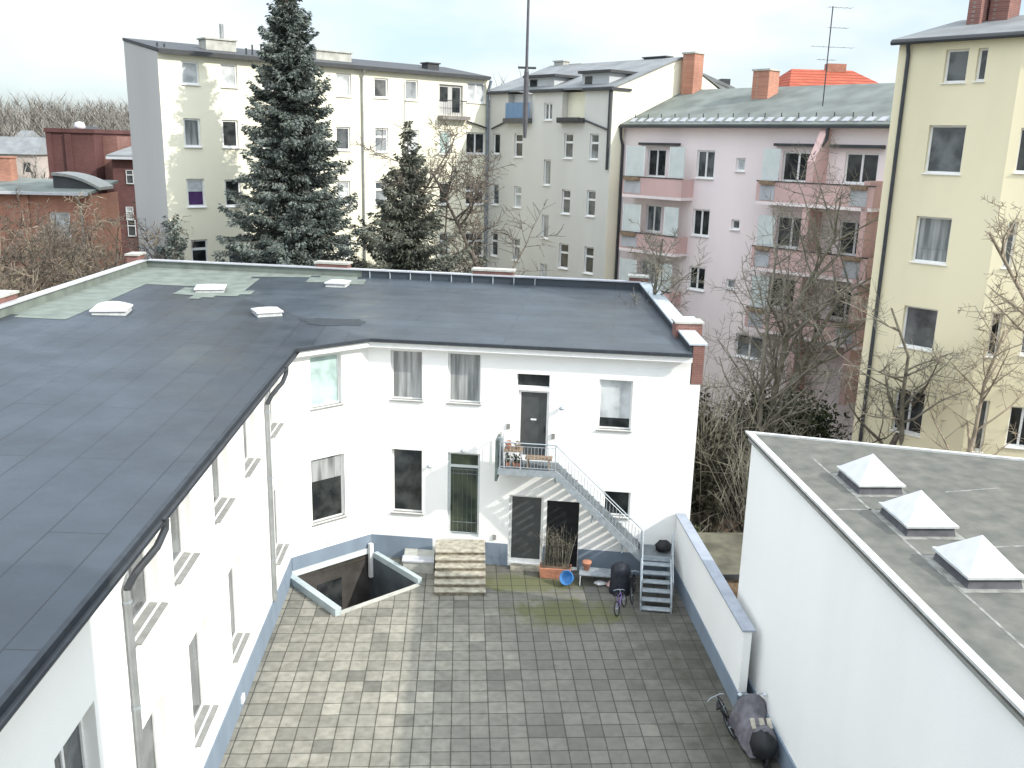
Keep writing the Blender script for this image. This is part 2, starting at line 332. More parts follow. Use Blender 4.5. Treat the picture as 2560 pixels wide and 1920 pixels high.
class Thing:
    def __init__(s, name, label, cat, loc, group=None, rot=0):
        s.o = bpy.data.objects.new(name, None); COL.objects.link(s.o); s.o.empty_display_size = .3
        s.o.location = loc; s.loc = tuple(loc); s.local = False; tag(s.o, label, cat, group)
    def part(s, name, mb, mats, parent=None, label=None, **k):
        if name in SPLIT:
            ps = pieces(mb)
            if len(ps) > 1:
                SPLIT.discard(name); os_ = [s.part(name, p_, mats, parent, label, **k) for p_ in ps]; SPLIT.add(name); return os_[0]
        p = mb.build(name, mats, parent or s.o, (0, 0, 0) if s.local else s.loc, **k)
        if label: p['label'] = label
        return p
def copy_tree(o, loc, label=None, rot=None, parent=None):
    c = o.copy(); COL.objects.link(c)
    if parent is None:
        c.location = loc
        if label: c['label'] = label
        if rot is not None: c.rotation_euler = (0, 0, rot)
    else: c.parent = parent
    for ch in list(o.children): copy_tree(ch, None, parent=c)
    return c
def struct(name, mb, m, **k): return tag(mb.build(name, m, **k), kind='structure')
# ------------------------------------------------------------------ facade with real openings
def opened(mb, F, L_, z0, z1, ops, d=.16, u_start=0, nn=0):
    us = sorted({u_start, L_} | {v for o in ops for v in o[:2]}); zs = sorted({z0, z1} | {v for o in ops for v in o[2:4]})
    us = [u for u in us if u_start <= u <= L_]; zs = [z for z in zs if z0 <= z <= z1]
    for a, b in zip(us, us[1:]):
        for c, e in zip(zs, zs[1:]):
            um, zm = (a+b)/2, (c+e)/2
            if any(o[0] < um < o[1] and o[2] < zm < o[3] for o in ops): continue
            mb.quad(F(a, nn, c), F(b, nn, c), F(b, nn, e), F(a, nn, e))
    for u0, u1, a, b in [o[:4] for o in ops]:
        mb.quad(F(u0, nn, a), F(u1, nn, a), F(u1, nn-d, a), F(u0, nn-d, a)); mb.quad(F(u0, nn, b), F(u0, nn-d, b), F(u1, nn-d, b), F(u1, nn, b))
        mb.quad(F(u0, nn, a), F(u0, nn-d, a), F(u0, nn-d, b), F(u0, nn, b)); mb.quad(F(u1, nn, a), F(u1, nn, b), F(u1, nn-d, b), F(u1, nn-d, a))
M['g_half'] = glass('glass_with_painted_sky_reflection', (.10, .12, .13), c2=(.30, .32, .33), sc=.9)  # patchy sky reflection painted into the pane colour
PR_ = random.Random(4)
def window(T, F, op, style='single', pane='g_dark', d=.16, fw_=.06, sill='sillg', name='window', fm='frame', nn=0, blind=None, sn=.06):
    u0, u1, a, b = op[:4]; mb = MB(); n1 = nn-d+.05; n0 = nn-d-.02
    mb.fbox(F, u0, u1, n0, n1, b-fw_, b); mb.fbox(F, u0, u1, n0, n1, a, a+fw_)
    mb.fbox(F, u0, u0+fw_, n0, n1, a+fw_, b-fw_); mb.fbox(F, u1-fw_, u1, n0, n1, a+fw_, b-fw_)
    if 'd' in style: um = (u0+u1)/2; mb.fbox(F, um-fw_*.6, um+fw_*.6, n0, n1-.01, a+fw_, b-fw_)
    if 't' in style: zt = a+(b-a)*.64; mb.fbox(F, u0+fw_, u1-fw_, n0, n1-.005, zt-fw_*.7, zt+fw_*.7)
    f = T.part(name, mb, fm)
    if len(op) > 4: pane = op[4]
    if pane in ('g_mid', 'g_dark') and T is not A and T.o.get('label', '')[:4] != 'tall': pane = PR_.choice([pane, pane, pane, 'g_mid', 'g_dark', 'g_half', 'g_half', 'g_curtain', 'g_light'])
    T.part('pane', MB().quad(F(u0+fw_*.5, nn-d+.012, a+fw_*.5), F(u1-fw_*.5, nn-d+.012, a+fw_*.5), F(u1-fw_*.5, nn-d+.012, b-fw_*.5), F(u0+fw_*.5, nn-d+.012, b-fw_*.5)), pane, f)
    if blind:
        fr, bm_ = blind; zb = b-fw_-(b-a-2*fw_)*fr
        T.part('blind', MB().fbox(F, u0+fw_, u1-fw_, nn-d+.014, nn-d+.026, zb, b-fw_), bm_, f)
    if sill: 
        mb = MB(); mb.hexa([F(u0-.04, nn+sn, a-.05), F(u1+.04, nn+sn, a-.05), F(u1+.04, nn-d+.045, a-.03), F(u0-.04, nn-d+.045, a-.03), F(u0-.04, nn+sn, a-.02), F(u1+.04, nn+sn, a-.02), F(u1+.04, nn-d+.045, a+.02), F(u0-.04, nn-d+.045, a+.02)])
        T.part('sill', mb, sill, f)
    return f
# ================================================================== SETTING: ground, courtyard paving
C1 = Vector((-5.87, 30.1, 0)); C2 = Vector((-3.3, 32.17, 0)); AB = 99.55
FB = Frame(C2, AB); LB = 11.3; C3 = FB(LB, 0, 0)
aCH = math.degrees(math.atan2(C2.x-C1.x, C2.y-C1.y)); FC = Frame(C1, aCH); LC = (C2-C1).length
FL = Frame((-5.87, 2.0), 0); LL = 28.1
PIT = [FC(.05, .0, 0), FC(.05, 3.0, 0), FC(LC-.05, 3.0, 0), FC(LC-.05, .0, 0)]      # light well opening
PD = -2.5
def flat(poly, hole, z, name, m):
    loops = [[Vector((p[0], p[1], z)) for p in poly]] + ([[Vector((p[0], p[1], z)) for p in hole]] if hole else [])
    tri = tessellate_polygon(loops); pts = [p for l in loops for p in l]
    mb = MB(); mb.v = [tuple(p) for p in pts]
    for t in tri:
        a, b, c = (pts[i] for i in t); mb.f.append(t if (b-a).cross(c-a).z > 0 else (t[0], t[2], t[1])); mb.m.append(0)
    return struct(name, mb, m)
yard = [(-5.87, 2.0), (8.2, 2.0), (8.2, 23.4), (7.8, 23.4), tuple(C3.xy), tuple(C2.xy), tuple(FC(LC-.05, 0, 0).xy), tuple(FC(LC-.05, 3.0, 0).xy), tuple(FC(.05, 3.0, 0).xy), tuple(FC(.05, 0, 0).xy), tuple(C1.xy)]
flat(yard, None, 0.0, 'courtyard_paving', 'paving')
hole = [(-5.86, 2.2), (8.1, 2.2), (8.1, 23.3), (7.75, 23.3), (7.7, 30.2), (-3.3, 32.1), (-5.86, 30.1)]
flat([(-900, -100), (900, -100), (900, 1500), (-900, 1500)], hole, -.03, 'ground', 'ground')
flat([(7.95, 23.6), (26, 22.2), (34, 30), (18.5, 40.8), (8.9, 55), (8.6, 43)], None, -.02, 'garden_soil', 'litter')
# hillside with wood on the horizon
mb = MB()
def hz(x, y): 
    t = max(0, min(1, (y-130)/220)); return -1+t*t*(3-2*t)*(13+3*math.sin(x*.011+1)+2*math.sin(x*.031)) 
NX, NY = 40, 16
for j in range(NY+1):
    for i in range(NX+1):
        x = -700+i*30; y = 110+j*30; mb.v.append((x, y, hz(x, y)))
for j in range(NY):
    for i in range(NX):
        a = j*(NX+1)+i; mb.f.append((a, a+1, a+NX+2, a+NX+1)); mb.m.append(0)
struct('hillside', mb, 'hill', smooth=True)
# ================================================================== THE WHITE COURTYARD BUILDING
A = Thing('courtyard_building', 'white L shaped two storey building with dark felt roof around the paved courtyard', 'building', (-5.87, 30.1, 0))
ZE = 8.30
SZ = (6.10, 7.93); GZ = (1.80, 4.26)
up_l = [(27.7, 29.1), (24.2, 25.6), (21.0, 22.5), (17.8, 19.2), (15.4, 16.9)]
lo_l = [(27.7, 29.2), (21.9, 23.3), (18.4, 19.9), (15.3, 16.7)]
opsL = [(a-2, b-2, *SZ) for a, b in up_l]+[(a-2, b-2, *GZ) for a, b in lo_l]+[(10.0, 11.5, 3.6, 6.15)]
opsC = [(.98, 2.2, *SZ), (.9, 2.25, 1.86, 4.26)]
w1, w2, w3 = (.82, 1.97, 6.12, 7.93), (2.88, 4.06, 6.12, 7.93), (.82, 1.97, 1.80, 4.26)
d1, tr, d2 = (2.9, 4.08, 1.0, 4.26), (5.32, 6.5, 6.82, 7.31), (5.40, 6.5, 4.15, 6.72)
w4, d3, op_, w5 = (8.22, 9.38, 5.45, 7.26), (5.18, 6.43, .12, 2.78), (6.55, 7.72, .05, 2.66), (8.56, 9.52, 2.2, 3.16)
opsB = [w1, w2, w3, d1, tr, d2, w4, d3, op_, w5]
mb = MB(); opened(mb, FL, LL, 0, ZE, opsL, .27); opened(mb, FC, LC, 0, ZE, opsC, .2); opened(mb, FB, LB, 0, ZE, opsB, .2)
# remaining outer walls
RL = [G(359, 646, 9.15), G(1603, 702, 9.15)]; RLn = G(0, 760, 9.15)
rc = Vector((RL[0].x, RL[0].y)); rr_ = Vector((RL[1].x, RL[1].y)); t = (RLn.xy-rc); rn = rc + t*((2.0-rc.y)/t.y)
zr = 8.75
for a, b, za, zb in ((rc, rn, 9.1, 9.1), (rr_, rc, 9.1, 9.1)):
    mb.quad((a.x, a.y, 0), (b.x, b.y, 0), (b.x, b.y, zb), (a.x, a.y, za))
A.part('wall', mb, 'white')
# brick side wall and parapet on the right
dirR = (rr_-C3.xy).normalized(); nR = Vector((dirR.y, -dirR.x))
mb = MB(); c3 = C3.xy
def PR(t_, n_, z): q = c3+dirR*t_+nR*n_; return Vector((q.x, q.y, z))
LR = (rr_-c3).length

mb.hexa([PR(-.02, .03, 7.25), PR(-.02, .42, 7.25), PR(LR, .42, 7.25), PR(LR, .03, 7.25), PR(-.02, .03, 8.62), PR(-.02, .42, 8.62), PR(LR, .42, 9.05), PR(LR, .03, 9.05)])
A.part('brick_parapet', mb, 'brick')
A.part('side_wall', MB().hexa([PR(0, 0.001, 0), PR(0, .36, 0), PR(LR, .36, 0), PR(LR, 0.001, 0), PR(0, 0.001, 7.245), PR(0, .36, 7.245), PR(LR, .36, 7.245), PR(LR, 0.001, 7.245)]), 'white')
mb = MB(); mb.hexa([PR(-.05, -.12, 8.62), PR(-.05, .5, 8.62), PR(2.0, .5, 8.69), PR(2.0, -.12, 8.69), PR(-.05, -.12, 8.68), PR(-.05, .5, 8.68), PR(2.0, .5, 8.75), PR(2.0, -.12, 8.75)])
mb.hexa([PR(2.75, -.12, 8.71), PR(2.75, .5, 8.71), PR(LR, .5, 9.06), PR(LR, -.12, 9.06), PR(2.75, -.12, 8.78), PR(2.75, .5, 8.78), PR(LR, .5, 9.12), PR(LR, -.12, 9.12)])
mb.hexa([PR(3.6, .5, 8.73), PR(3.6, .95, 8.73), PR(4.4, .95, 8.76), PR(4.4, .5, 8.76), PR(3.6, .5, 8.80), PR(3.6, .95, 8.80), PR(4.4, .95, 8.83), PR(4.4, .5, 8.83)])
A.part('coping', mb, 'capm')
# inner upstand of the right parapet in dark felt
mb = MB(); mb.hexa([PR(.0, -.10, 8.2), PR(.0, .028, 8.2), PR(LR, .028, 8.5), PR(LR, -.10, 8.5), PR(.0, -.10, 8.617), PR(.0, .028, 8.617), PR(LR, .028, 9.045), PR(LR, -.10, 9.045)])
A.part('upstand', mb, 'felt_dark')
# roof: two slopes meeting on a valley line
OV = .42
e0 = FL(0, OV, ZE+.08); 
def isect(p, d, q, e):
    den = d.x*e.y-d.y*e.x; t_ = ((q.x-p.x)*e.y-(q.y-p.y)*e.x)/den; return p+d*t_
eC = FC(0, OV, 0); eB = FB(0, OV, 0)
x1 = isect(FL(0, OV, 0).xy, FL.a.xy, eC.xy, FC.a.xy); x2 = isect(eC.xy, FC.a.xy, eB.xy, FB.a.xy)
E1 = Vector((x1.x, x1.y, ZE+.08)); E2 = Vector((x2.x, x2.y, ZE+.08)); E3 = FB(LB, OV, ZE+.08)
ins = .25
Rn = Vector((rn.x+ins, 2.0, zr)); Rc = Vector((rc.x+ins, rc.y-ins-.05, zr)); Rr = Vector((rr_.x, rr_.y-ins, zr))
RT3 = [(e0, E1, Rn), (E1, Rc, Rn), (E1, E2, Rc), (E2, E3, Rc), (E3, Rr, Rc)]
mb = MB()
for k, t3 in enumerate(RT3): mb.k = 0 if k < 3 else 1; mb.quad(*t3)
roof = A.part('roof', mb, ['felt_l', 'felt_b'])
def plane_z(p, a, b, c):
    n_ = (b-a).cross(c-a); return a.z-(n_.x*(p[0]-a.x)+n_.y*(p[1]-a.y))/n_.z
def rz(x, y):
    best = None
    for t3 in RT3:
        m_ = 1e9
        for i in range(3):
            a, b, c = t3[i], t3[(i+1) % 3], t3[(i+2) % 3]; e_ = Vector((b.x-a.x, b.y-a.y)); sg = e_.x*(c.y-a.y)-e_.y*(c.x-a.x); d_ = (e_.x*(y-a.y)-e_.y*(x-a.x))/e_.length*(1 if sg > 0 else -1); m_ = min(m_, d_)
        if best is None or m_ > best[0]: best = (m_, t3)
    return plane_z((x, y), *best[1])
def RP(px, py, dz=.01):
    z = 8.6
    for _ in range(6): p = G(px, py, z); z = rz(p.x, p.y)
    return Vector((p.x, p.y, z+dz))
# edge strip, gutter, soffit and fascia along the eaves
def strip(pts, w0, w1, z0, z1):
    mb = MB(); offs = []
    for k, p in enumerate(pts):
        ds = []
        if k: ds.append((pts[k]-pts[k-1]).normalized())
        if k < len(pts)-1: ds.append((pts[k+1]-pts[k]).normalized())
        d = sum(ds, Vector((0, 0))).normalized(); n_ = Vector((d.y, -d.x)); sc_ = 1/max(.3, n_.dot(Vector((ds[0].y, -ds[0].x)))); offs.append((n_, sc_))
    for k in range(len(pts)-1):
        q = []
        for z in (z0, z1):
            q += [(*(pts[k]+offs[k][0]*offs[k][1]*w1), z), (*(pts[k+1]+offs[k+1][0]*offs[k+1][1]*w1), z), (*(pts[k+1]+offs[k+1][0]*offs[k+1][1]*w0), z), (*(pts[k]+offs[k][0]*offs[k][1]*w0), z)]
        mb.hexa(q)
    return mb
wl = [FL(0, 0, 0).xy, C1.xy, C2.xy, C3.xy]
A.part('roof_edge', strip(wl, OV-.06, OV+.03, ZE-.02, ZE+.10), 'felt_dark')
A.part('soffit', strip(wl, .004, OV-.065, ZE-.10, ZE-.03), 'white')
A.part('fascia', strip(wl[1:], OV-.16, OV-.064, ZE-.22, ZE-.104), 'frame')
mb = MB(); gx = OV+.09
for k in range(7):
    t0, t1 = math.pi*k/7, math.pi*(k+1)/7; r_ = .075
    for a_, b_ in ((FL(0, gx, ZE+.0), FL(LL+.15, gx, ZE+.0)),):
        f_ = lambda P, t_: P+FL.n*(-math.cos(t_)*r_)+Vector((0, 0, -math.sin(t_)*r_))
        mb.quad(f_(a_, t0), f_(b_, t0), f_(b_, t1), f_(a_, t1))
A.part('gutter', mb, 'dpipe')
for yy, zb in ((26.9-2, .9), (15.0-2, .0)):
    pp = [FL(yy+1.0, gx, ZE-.05), FL(yy+.95, gx, ZE-.22), FL(yy+.6, gx-.05, ZE-.42), FL(yy+.15, .2, ZE-.72), FL(yy, .09, ZE-.95), FL(yy, .09, 4), FL(yy, .09, zb)]
    dp = A.part('downpipe', MB().tube(pp[:5], .07, 10), 'dpipe'); A.part('pipe', MB().tube(pp[4:], .066, 10), 'zinc', dp)
    mb = MB()
    for zc in (2.3, 5.0, 7.1): mb.tube([FL(yy, .09, zc), FL(yy, .09, zc+.04)], .08, 10)
    A.part('bracket', mb, 'galv', dp)
# plinth
mb = MB()
def plin(F, u0, u1, zt=.86, z0=0): mb.fbox(F, u0, u1, .003, .03, z0, zt)
plin(FL, 0, LL-.02)
plin(FC, 0.03, LC-.03, .86, .36)
plin(FB, .03, 2.35); plin(FB, 4.2, 5.16); plin(FB, 7.74, LB)
plin(FB, 6.45, 6.54)
A.part('plinth', mb, 'plinth')
# rear and left parapets with upstand, coping and flue stubs
def par(a, b, side, name='rear_parapet'):
    d = (b-a).normalized(); n_ = Vector((d.y, -d.x))*side
    mb = MB(); q = lambda p, o, z: (*(p+n_*o), z)
    mb.hexa([q(a, 0, 8.4), q(b, 0, 8.4), q(b, .24, 8.4), q(a, .24, 8.4), q(a, 0, 9.08), q(b, 0, 9.08), q(b, .24, 9.08), q(a, .24, 9.08)])
    pw = A.part(name, mb, 'felt_green' if side == 1 else 'felt_green')
    mb = MB(); mb.hexa([q(a, -.06, 9.085), q(b, -.06, 9.085), q(b, .32, 9.085), q(a, .32, 9.085), q(a, -.06, 9.14), q(b, -.06, 9.14), q(b, .32, 9.14), q(a, .32, 9.14)])
    A.part('coping', mb, 'capl', pw)
    return pw
pl_ = par(rn, rc, 1, 'parapet'); 
mid = rc+(rr_-rc)*.46
pr_ = par(rc, mid, 1, 'parapet')
d = (rr_-mid).normalized(); n_ = Vector((d.y, -d.x)); q = lambda p, o, z: (*(p+n_*o), z)
mb = MB(); mb.hexa([q(mid, 0, 8.4), q(rr_, 0, 8.4), q(rr_, .24, 8.4), q(mid, .24, 8.4), q(mid, 0, 9.08), q(rr_, 0, 9.08), q(rr_, .24, 9.08), q(mid, .24, 9.08)])
p3 = A.part('parapet', mb, 'felt_b')
mb = MB(); mb.hexa([q(mid, -.06, 9.085), q(rr_, -.06, 9.085), q(rr_, .32, 9.085), q(mid, .32, 9.085), q(mid, -.06, 9.14), q(rr_, -.06, 9.14), q(rr_, .32, 9.14), q(mid, .32, 9.14)])
A.part('coping', mb, 'capl', p3)
mb = MB()
for k in range(9):
    p = mid+(rr_-mid)*(.03+k*.075); e = p+d*.03; mb.hexa([q(p, .24, 8.7), q(e, .24, 8.7), q(e, .30, 8.7), q(p, .30, 8.7), q(p, .24, 9.08), q(e, .24, 9.08), q(e, .30, 9.08), q(p, .30, 9.08)])
A.part('lashing_strip', mb, 'capm', p3)
def stub(p, dd, w_, h_, m='brick', th=.55):
    n2_ = Vector((dd.y, -dd.x)); mb = MB(); mb.hexa([(*(p+dd*a*w_/2+n2_*b*th/2), z) for z in (8.5, 9.0+h_) for a, b in ((-1, 1), (1, 1), (1, -1), (-1, -1))])
    c_ = A.part('chimney', mb, m)
    mb = MB(); mb.hexa([(*(p+dd*a*(w_/2+.07)+n2_*b*(th/2+.07)), z) for z in (9.0+h_+.002, 9.0+h_+.09) for a, b in ((-1, 1), (1, 1), (1, -1), (-1, -1))])
    A.part('cap', mb, 'concrete', c_)
dB = (rr_-rc).normalized(); dLf = (rn-rc).normalized()
for px, w_ in ((833, 1.6), (1235, 1.9), (1600, .9)):
    # station along the rear parapet
    r = ray(px, 680); k = (r.x/r.y); t_ = (k*rc.y-rc.x)/(dB.x-k*dB.y); stub(rc+dB*t_+Vector((.0, .15)), dB, w_, .3, 'brick')
for t_, w_ in ((.2, .9), (13.2, 1.6)): stub(rc+dLf*t_+Vector((-.3, 0)), dLf, w_, .35, 'brick')
mb = MB(); mb.hexa([PR(t_, n2, z) for z in (8.3, 8.98) for t_, n2 in ((2.0, -.2), (2.0, .75), (2.7, .75), (2.7, -.2))])
c_ = A.part('chimney', mb, 'brick'); mb = MB(); mb.hexa([PR(t_, n2, z) for z in (8.983, 9.05) for t_, n2 in ((1.95, -.25), (1.95, .8), (2.75, .8), (2.75, -.25))]); A.part('cap', mb, 'concrete', c_)
# old green felt: strip along the left upstand and patches round two roof lights
mb = MB()
def drape(mb, P_, dz, st=.45):                        # lay a polygon on the sloping roof as small cells
    poly = [p.xy for p in P_]
    def inside(x, y):
        c = False; j = len(poly)-1
        for i in range(len(poly)):
            if (poly[i].y > y) != (poly[j].y > y) and x < (poly[j].x-poly[i].x)*(y-poly[i].y)/(poly[j].y-poly[i].y)+poly[i].x: c = not c
            j = i
        return c
    xs = [p.x for p in poly]; ys = [p.y for p in poly]; i0, i1 = int(min(xs)/st)-1, int(max(xs)/st)+2; j0, j1 = int(min(ys)/st)-1, int(max(ys)/st)+2; ix = {}
    def vid(i, j):
        if (i, j) not in ix: x, y = i*st, j*st; ix[(i, j)] = len(mb.v); mb.v.append((x, y, rz(x, y)+dz))
        return ix[(i, j)]
    for i in range(i0, i1):
        for j in range(j0, j1):
            if inside((i+.5)*st, (j+.5)*st): mb.f.append((vid(i, j), vid(i+1, j), vid(i+1, j+1), vid(i, j+1))); mb.m.append(0)
def patch(pts, dz=.012): 
    P_ = [RP(x, y, dz) for x, y in pts]; drape(mb, P_, dz)
patch([(20, 792), (150, 799), (262, 756), (362, 712), (440, 716), (640, 704), (640, 692), (800, 692), (905, 700), (905, 680), (620, 668), (335, 664), (140, 735)][::-1], .012)
patch([(420, 732), (500, 745), (500, 738), (490, 722)][::-1], .016)
patch([(485, 748), (620, 735), (640, 706), (560, 700), (470, 722)][::-1], .02)
patch([(770, 708), (900, 712), (905, 695), (775, 692)][::-1], .02)
A.part('felt_patch', mb, 'felt_green')
mb = MB(); drape(mb, [RP(x, y, .03) for x, y in [(745, 798), (790, 796), (895, 798), (915, 806), (900, 813), (800, 815), (770, 808)]], .012, .12)
A.part('repair_patch', mb, 'felt_dark')
# windows and doors
for i, (a, b) in enumerate(up_l): window(A, FL, (a-2, b-2, *SZ), 'single', 'g_mid', d=.27, sn=.13)
for a, b in lo_l: window(A, FL, (a-2, b-2, *GZ), 'single', 'g_mid', d=.27, sn=.13)
window(A, FL, (10.0, 11.5, 3.6, 6.15), 'd', 'g_mid', d=.27, sn=.13)
window(A, FC, opsC[0], 'single', 'g_teal', d=.2); window(A, FC, opsC[1], 'single', 'g_dark', d=.2, blind=(.36, 'g_curtain'))
window(A, FB, w1, 'single', 'g_curtain', d=.2); window(A, FB, w2, 'single', 'g_curtain', d=.2)
window(A, FB, w3, 'single', 'g_dark', d=.2); window(A, FB, w4, 'single', 'g_dark', d=.2, blind=(.80, 'g_light')); window(A, FB, w5, 'single', 'g_dark', d=.2)
window(A, FB, tr, 'single', 'g_dark', d=.2, sill=None, fw_=.035, name='fanlight')
def door(op, leaf, m_f='alu', split=None, grille=False, fl='glazing'):
    u0, u1, a, b = op; mb = MB(); n0, n1 = -.2, -.12; e = .09
    mb.fbox(FB, u0, u0+e, n0, n1, a, b); mb.fbox(FB, u1-e, u1, n0, n1, a, b); mb.fbox(FB, u0+e, u1-e, n0, n1, b-e, b); mb.fbox(FB, u0+e, u1-e, n0, n1, a, a+.14)
    if split: mb.fbox(FB, u0+e, u1-e, n0, n1, split-.05, split+.05)
    f = A.part('door', mb, m_f)
    A.part(fl, MB().fbox(FB, u0+e-.02, u1-e+.02, -.19, -.15, a+.1, (split or b)-.03), leaf, f)
    if split: A.part('fanlight', MB().fbox(FB, u0+e-.02, u1-e+.02, -.19, -.15, split+.03, b-.03), 'g_green', f)
    A.part('handle', MB().tube([FB(u1-e-.06 if not grille else u0+.12, -.08, a+1.0), FB(u1-e-.06 if not grille else u0+.12, -.08, a+1.25)], .018, 6), 'black', f)
    if grille:
        mb = MB(); k = u0+.2
        while k < u1-.1: mb.tube([FB(k, -.10, a+.1), FB(k, -.10, split-.1)], .006, 4); k += .17
        for z in (a+.12, a+.55, split-.12, split-.28): mb.tube([FB(u0+.15, -.10, z), FB(u1-.06, -.10, z)], .014, 4)
        A.part('grille', mb, 'galvd', f)
    return f
door(d1, 'g_green', 'alu', split=3.72, grille=True); door(d2, 'door', 'frame', fl='leaf'); door(d3, 'door', 'frame', fl='leaf'); 
mb = MB(); mb.fbox(FB, op_[0], op_[1], -.21, -.17, op_[2], op_[3]); A.part('back_door', mb, 'black')
mb = MB(); mb.fbox(FB, 5.3, 6.6, .002, .35, 0.0, .11); A.part('doorstep', mb, 'stone')
u, z = FL.hit(603, 1768); A.part('socket_box', MB().fbox(FL, u-.12, u+.12, .031, .09, max(.2, z-.1), max(.4, z+.1)), 'whitep')
u, z = FC.hit(818, 1355); A.part('tap', MB().tube([FC(u, .03, z), FC(u, .14, z), FC(u, .14, z-.08)], .018, 6), 'galv')
u, z = FB.hit(1383, 1082); A.part('door_sign', MB().fbox(FB, 5.85, 6.05, -.149, -.142, 5.6, 5.66), 'whitep')
for px, py in ((1271, 1065), (1383, 1090), (1092, 1420), (1236, 1342)):
    u, z = FB.hit(px, py); A.part('letter_plate', MB().fbox(FB, u-.06, u+.06, .001, .05, z-.09, z+.09), 'sillg')
# wall lamps
for k, (u, z, lab) in enumerate(((3.47, 4.42, 'small round wall lamp above the barred entrance door'), (2.25, 3.75, 'small wall lamp between the lower window and the barred door'), (6.95, 6.2, 'small wall lamp right of the upstairs door'))):
    if k == 0:
        LMP = Thing('wall_lamp', lab, 'lamp', FB(u, 0.004, z), 'wall lamps on the white facade'); c = FB(u, 0, z)
        LMP.part('bracket', MB().tube([FB(u, .0, z), FB(u, .12, z+.02)], .02, 6), 'galv')
        LMP.part('shade', MB().lathe(FB(u, .14, z-.07), [(.03, .12), (.09, .05), (.09, 0), (.02, -.01)], 12), 'galv', smooth=True)
    else: copy_tree(LMP.o, FB(u, .004, z), lab)
# ================================================================== LIGHT WELL in front of the chamfer
W = Thing('light_well', 'deep light well with pale kerbs cut into the paving by the white building corner', 'light well', FC(LC/2, 1.5, 0))
mb = MB(); a0, a1, b1 = .05, LC-.05, 3.0
mb.quad(FC(a0, 0, PD), FC(a0, b1, PD), FC(a0, b1, 0), FC(a0, 0, 0)); mb.quad(FC(a1, 0, PD), FC(a1, 0, 0), FC(a1, b1, 0), FC(a1, b1, PD))
mb.quad(FC(a0, b1, PD), FC(a1, b1, PD), FC(a1, b1, 0), FC(a0, b1, 0)); 
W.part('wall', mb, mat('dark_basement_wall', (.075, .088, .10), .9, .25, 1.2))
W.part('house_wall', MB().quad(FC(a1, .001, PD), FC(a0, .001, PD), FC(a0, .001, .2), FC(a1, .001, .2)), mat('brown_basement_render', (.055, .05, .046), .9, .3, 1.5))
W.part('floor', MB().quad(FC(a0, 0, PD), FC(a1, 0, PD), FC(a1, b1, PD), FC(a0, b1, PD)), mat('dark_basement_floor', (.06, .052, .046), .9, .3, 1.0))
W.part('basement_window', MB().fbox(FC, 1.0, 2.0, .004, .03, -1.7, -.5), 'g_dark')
W.part('lintel', MB().fbox(FC, .0, LC, .004, .07, .14, .34), 'g_light' if False else 'screen')
mb = MB(); mb.fbox(FC, a0-.24, a0-.002, .03, b1+.22, .0, .27); k1 = W.part('kerb', mb, mat('pale_blue_grey_kerb', (.40, .46, .47), .8, .12, 2), bevel=.01)
mb = MB(); mb.fbox(FC, a1+.002, a1+.18, .25, b1+.05, .0, .22); k1 = W.part('kerb', mb, k1.data.materials[0], bevel=.01)
W.part('threshold', MB().fbox(FC, a0, a1, b1+.002, b1+.2, 0, .03), 'concrete')
W.part('post', MB().fbox(FC, a1-.12, a1+.03, .08, .22, -.8, .55), 'frame')
mb = MB(); mb.tube([FC(a1-.9, .5, -2.0), FC(a1-.9, 2.8, -1.1)], .025, 6); W.part('handrail', mb, 'galv')
# ================================================================== ENTRANCE STEPS
St = Thing('entrance_steps', 'flight of worn beige stone steps leading up to the barred entrance door', 'steps', (0.07, 29.6, 0))
FS = Frame((-.86, 0), 90)                                # u = +x ; n = -y
nst = 6; yf = 28.95; yb0 = 31.45
for k in range(nst):
    zt = .96*(k+1)/nst; y0 = yf+k*.30; 
    mb = MB(); mb.box(-.84, .94, y0-.04, y0+.33 if k < nst-1 else yb0, zt-.05, zt); s1 = St.part('step', mb, 'stone', bevel=.008)
    mb = MB(); mb.box(-.80, .90, y0, y0+.31 if k < nst-1 else yb0, zt-.16, zt-.055); St.part('riser', mb, 'riser', s1)
mb = MB()
for k in range(nst): mb.box(-.79, .89, yf+k*.30+.01, yb0, .0 if k == 0 else .96*k/nst-.01, .96*(k+1)/nst-.06)
mb = MB()
for k in range(nst-1): mb.box(-.79, .89, yf+(k+1)*.30+.012, yf+(k+2)*.30+.01 if k < nst-2 else yb0-.02, .0, .96*(k+1)/nst-.06)
St.part('base', mb, 'riser')
mb = MB(); mb.prism([(-1.55, 30.3), (-.86, 30.3), (-.86, 31.7), (-1.9, 31.85)], 0, .5); mb.prism([(-2.0, 30.28), (-.86, 30.28), (-.86, 30.5), (-2.0, 30.6)], .5, .56)
cellar = Thing('cellar_hatch', 'low concrete cellar hatch with a pale lid between the light well and the stone steps', 'cellar hatch', (-1.5, 31, 0))
cellar.part('base', MB().prism([(-2.0, 30.75), (-.9, 30.6), (-.9, 31.72), (-2.0, 31.88)], 0, .42), 'concrete'); cellar.part('lid', MB().prism([(-2.04, 30.7), (-.89, 30.55), (-.89, 31.0), (-2.04, 31.15)], .423, .48), 'capl')
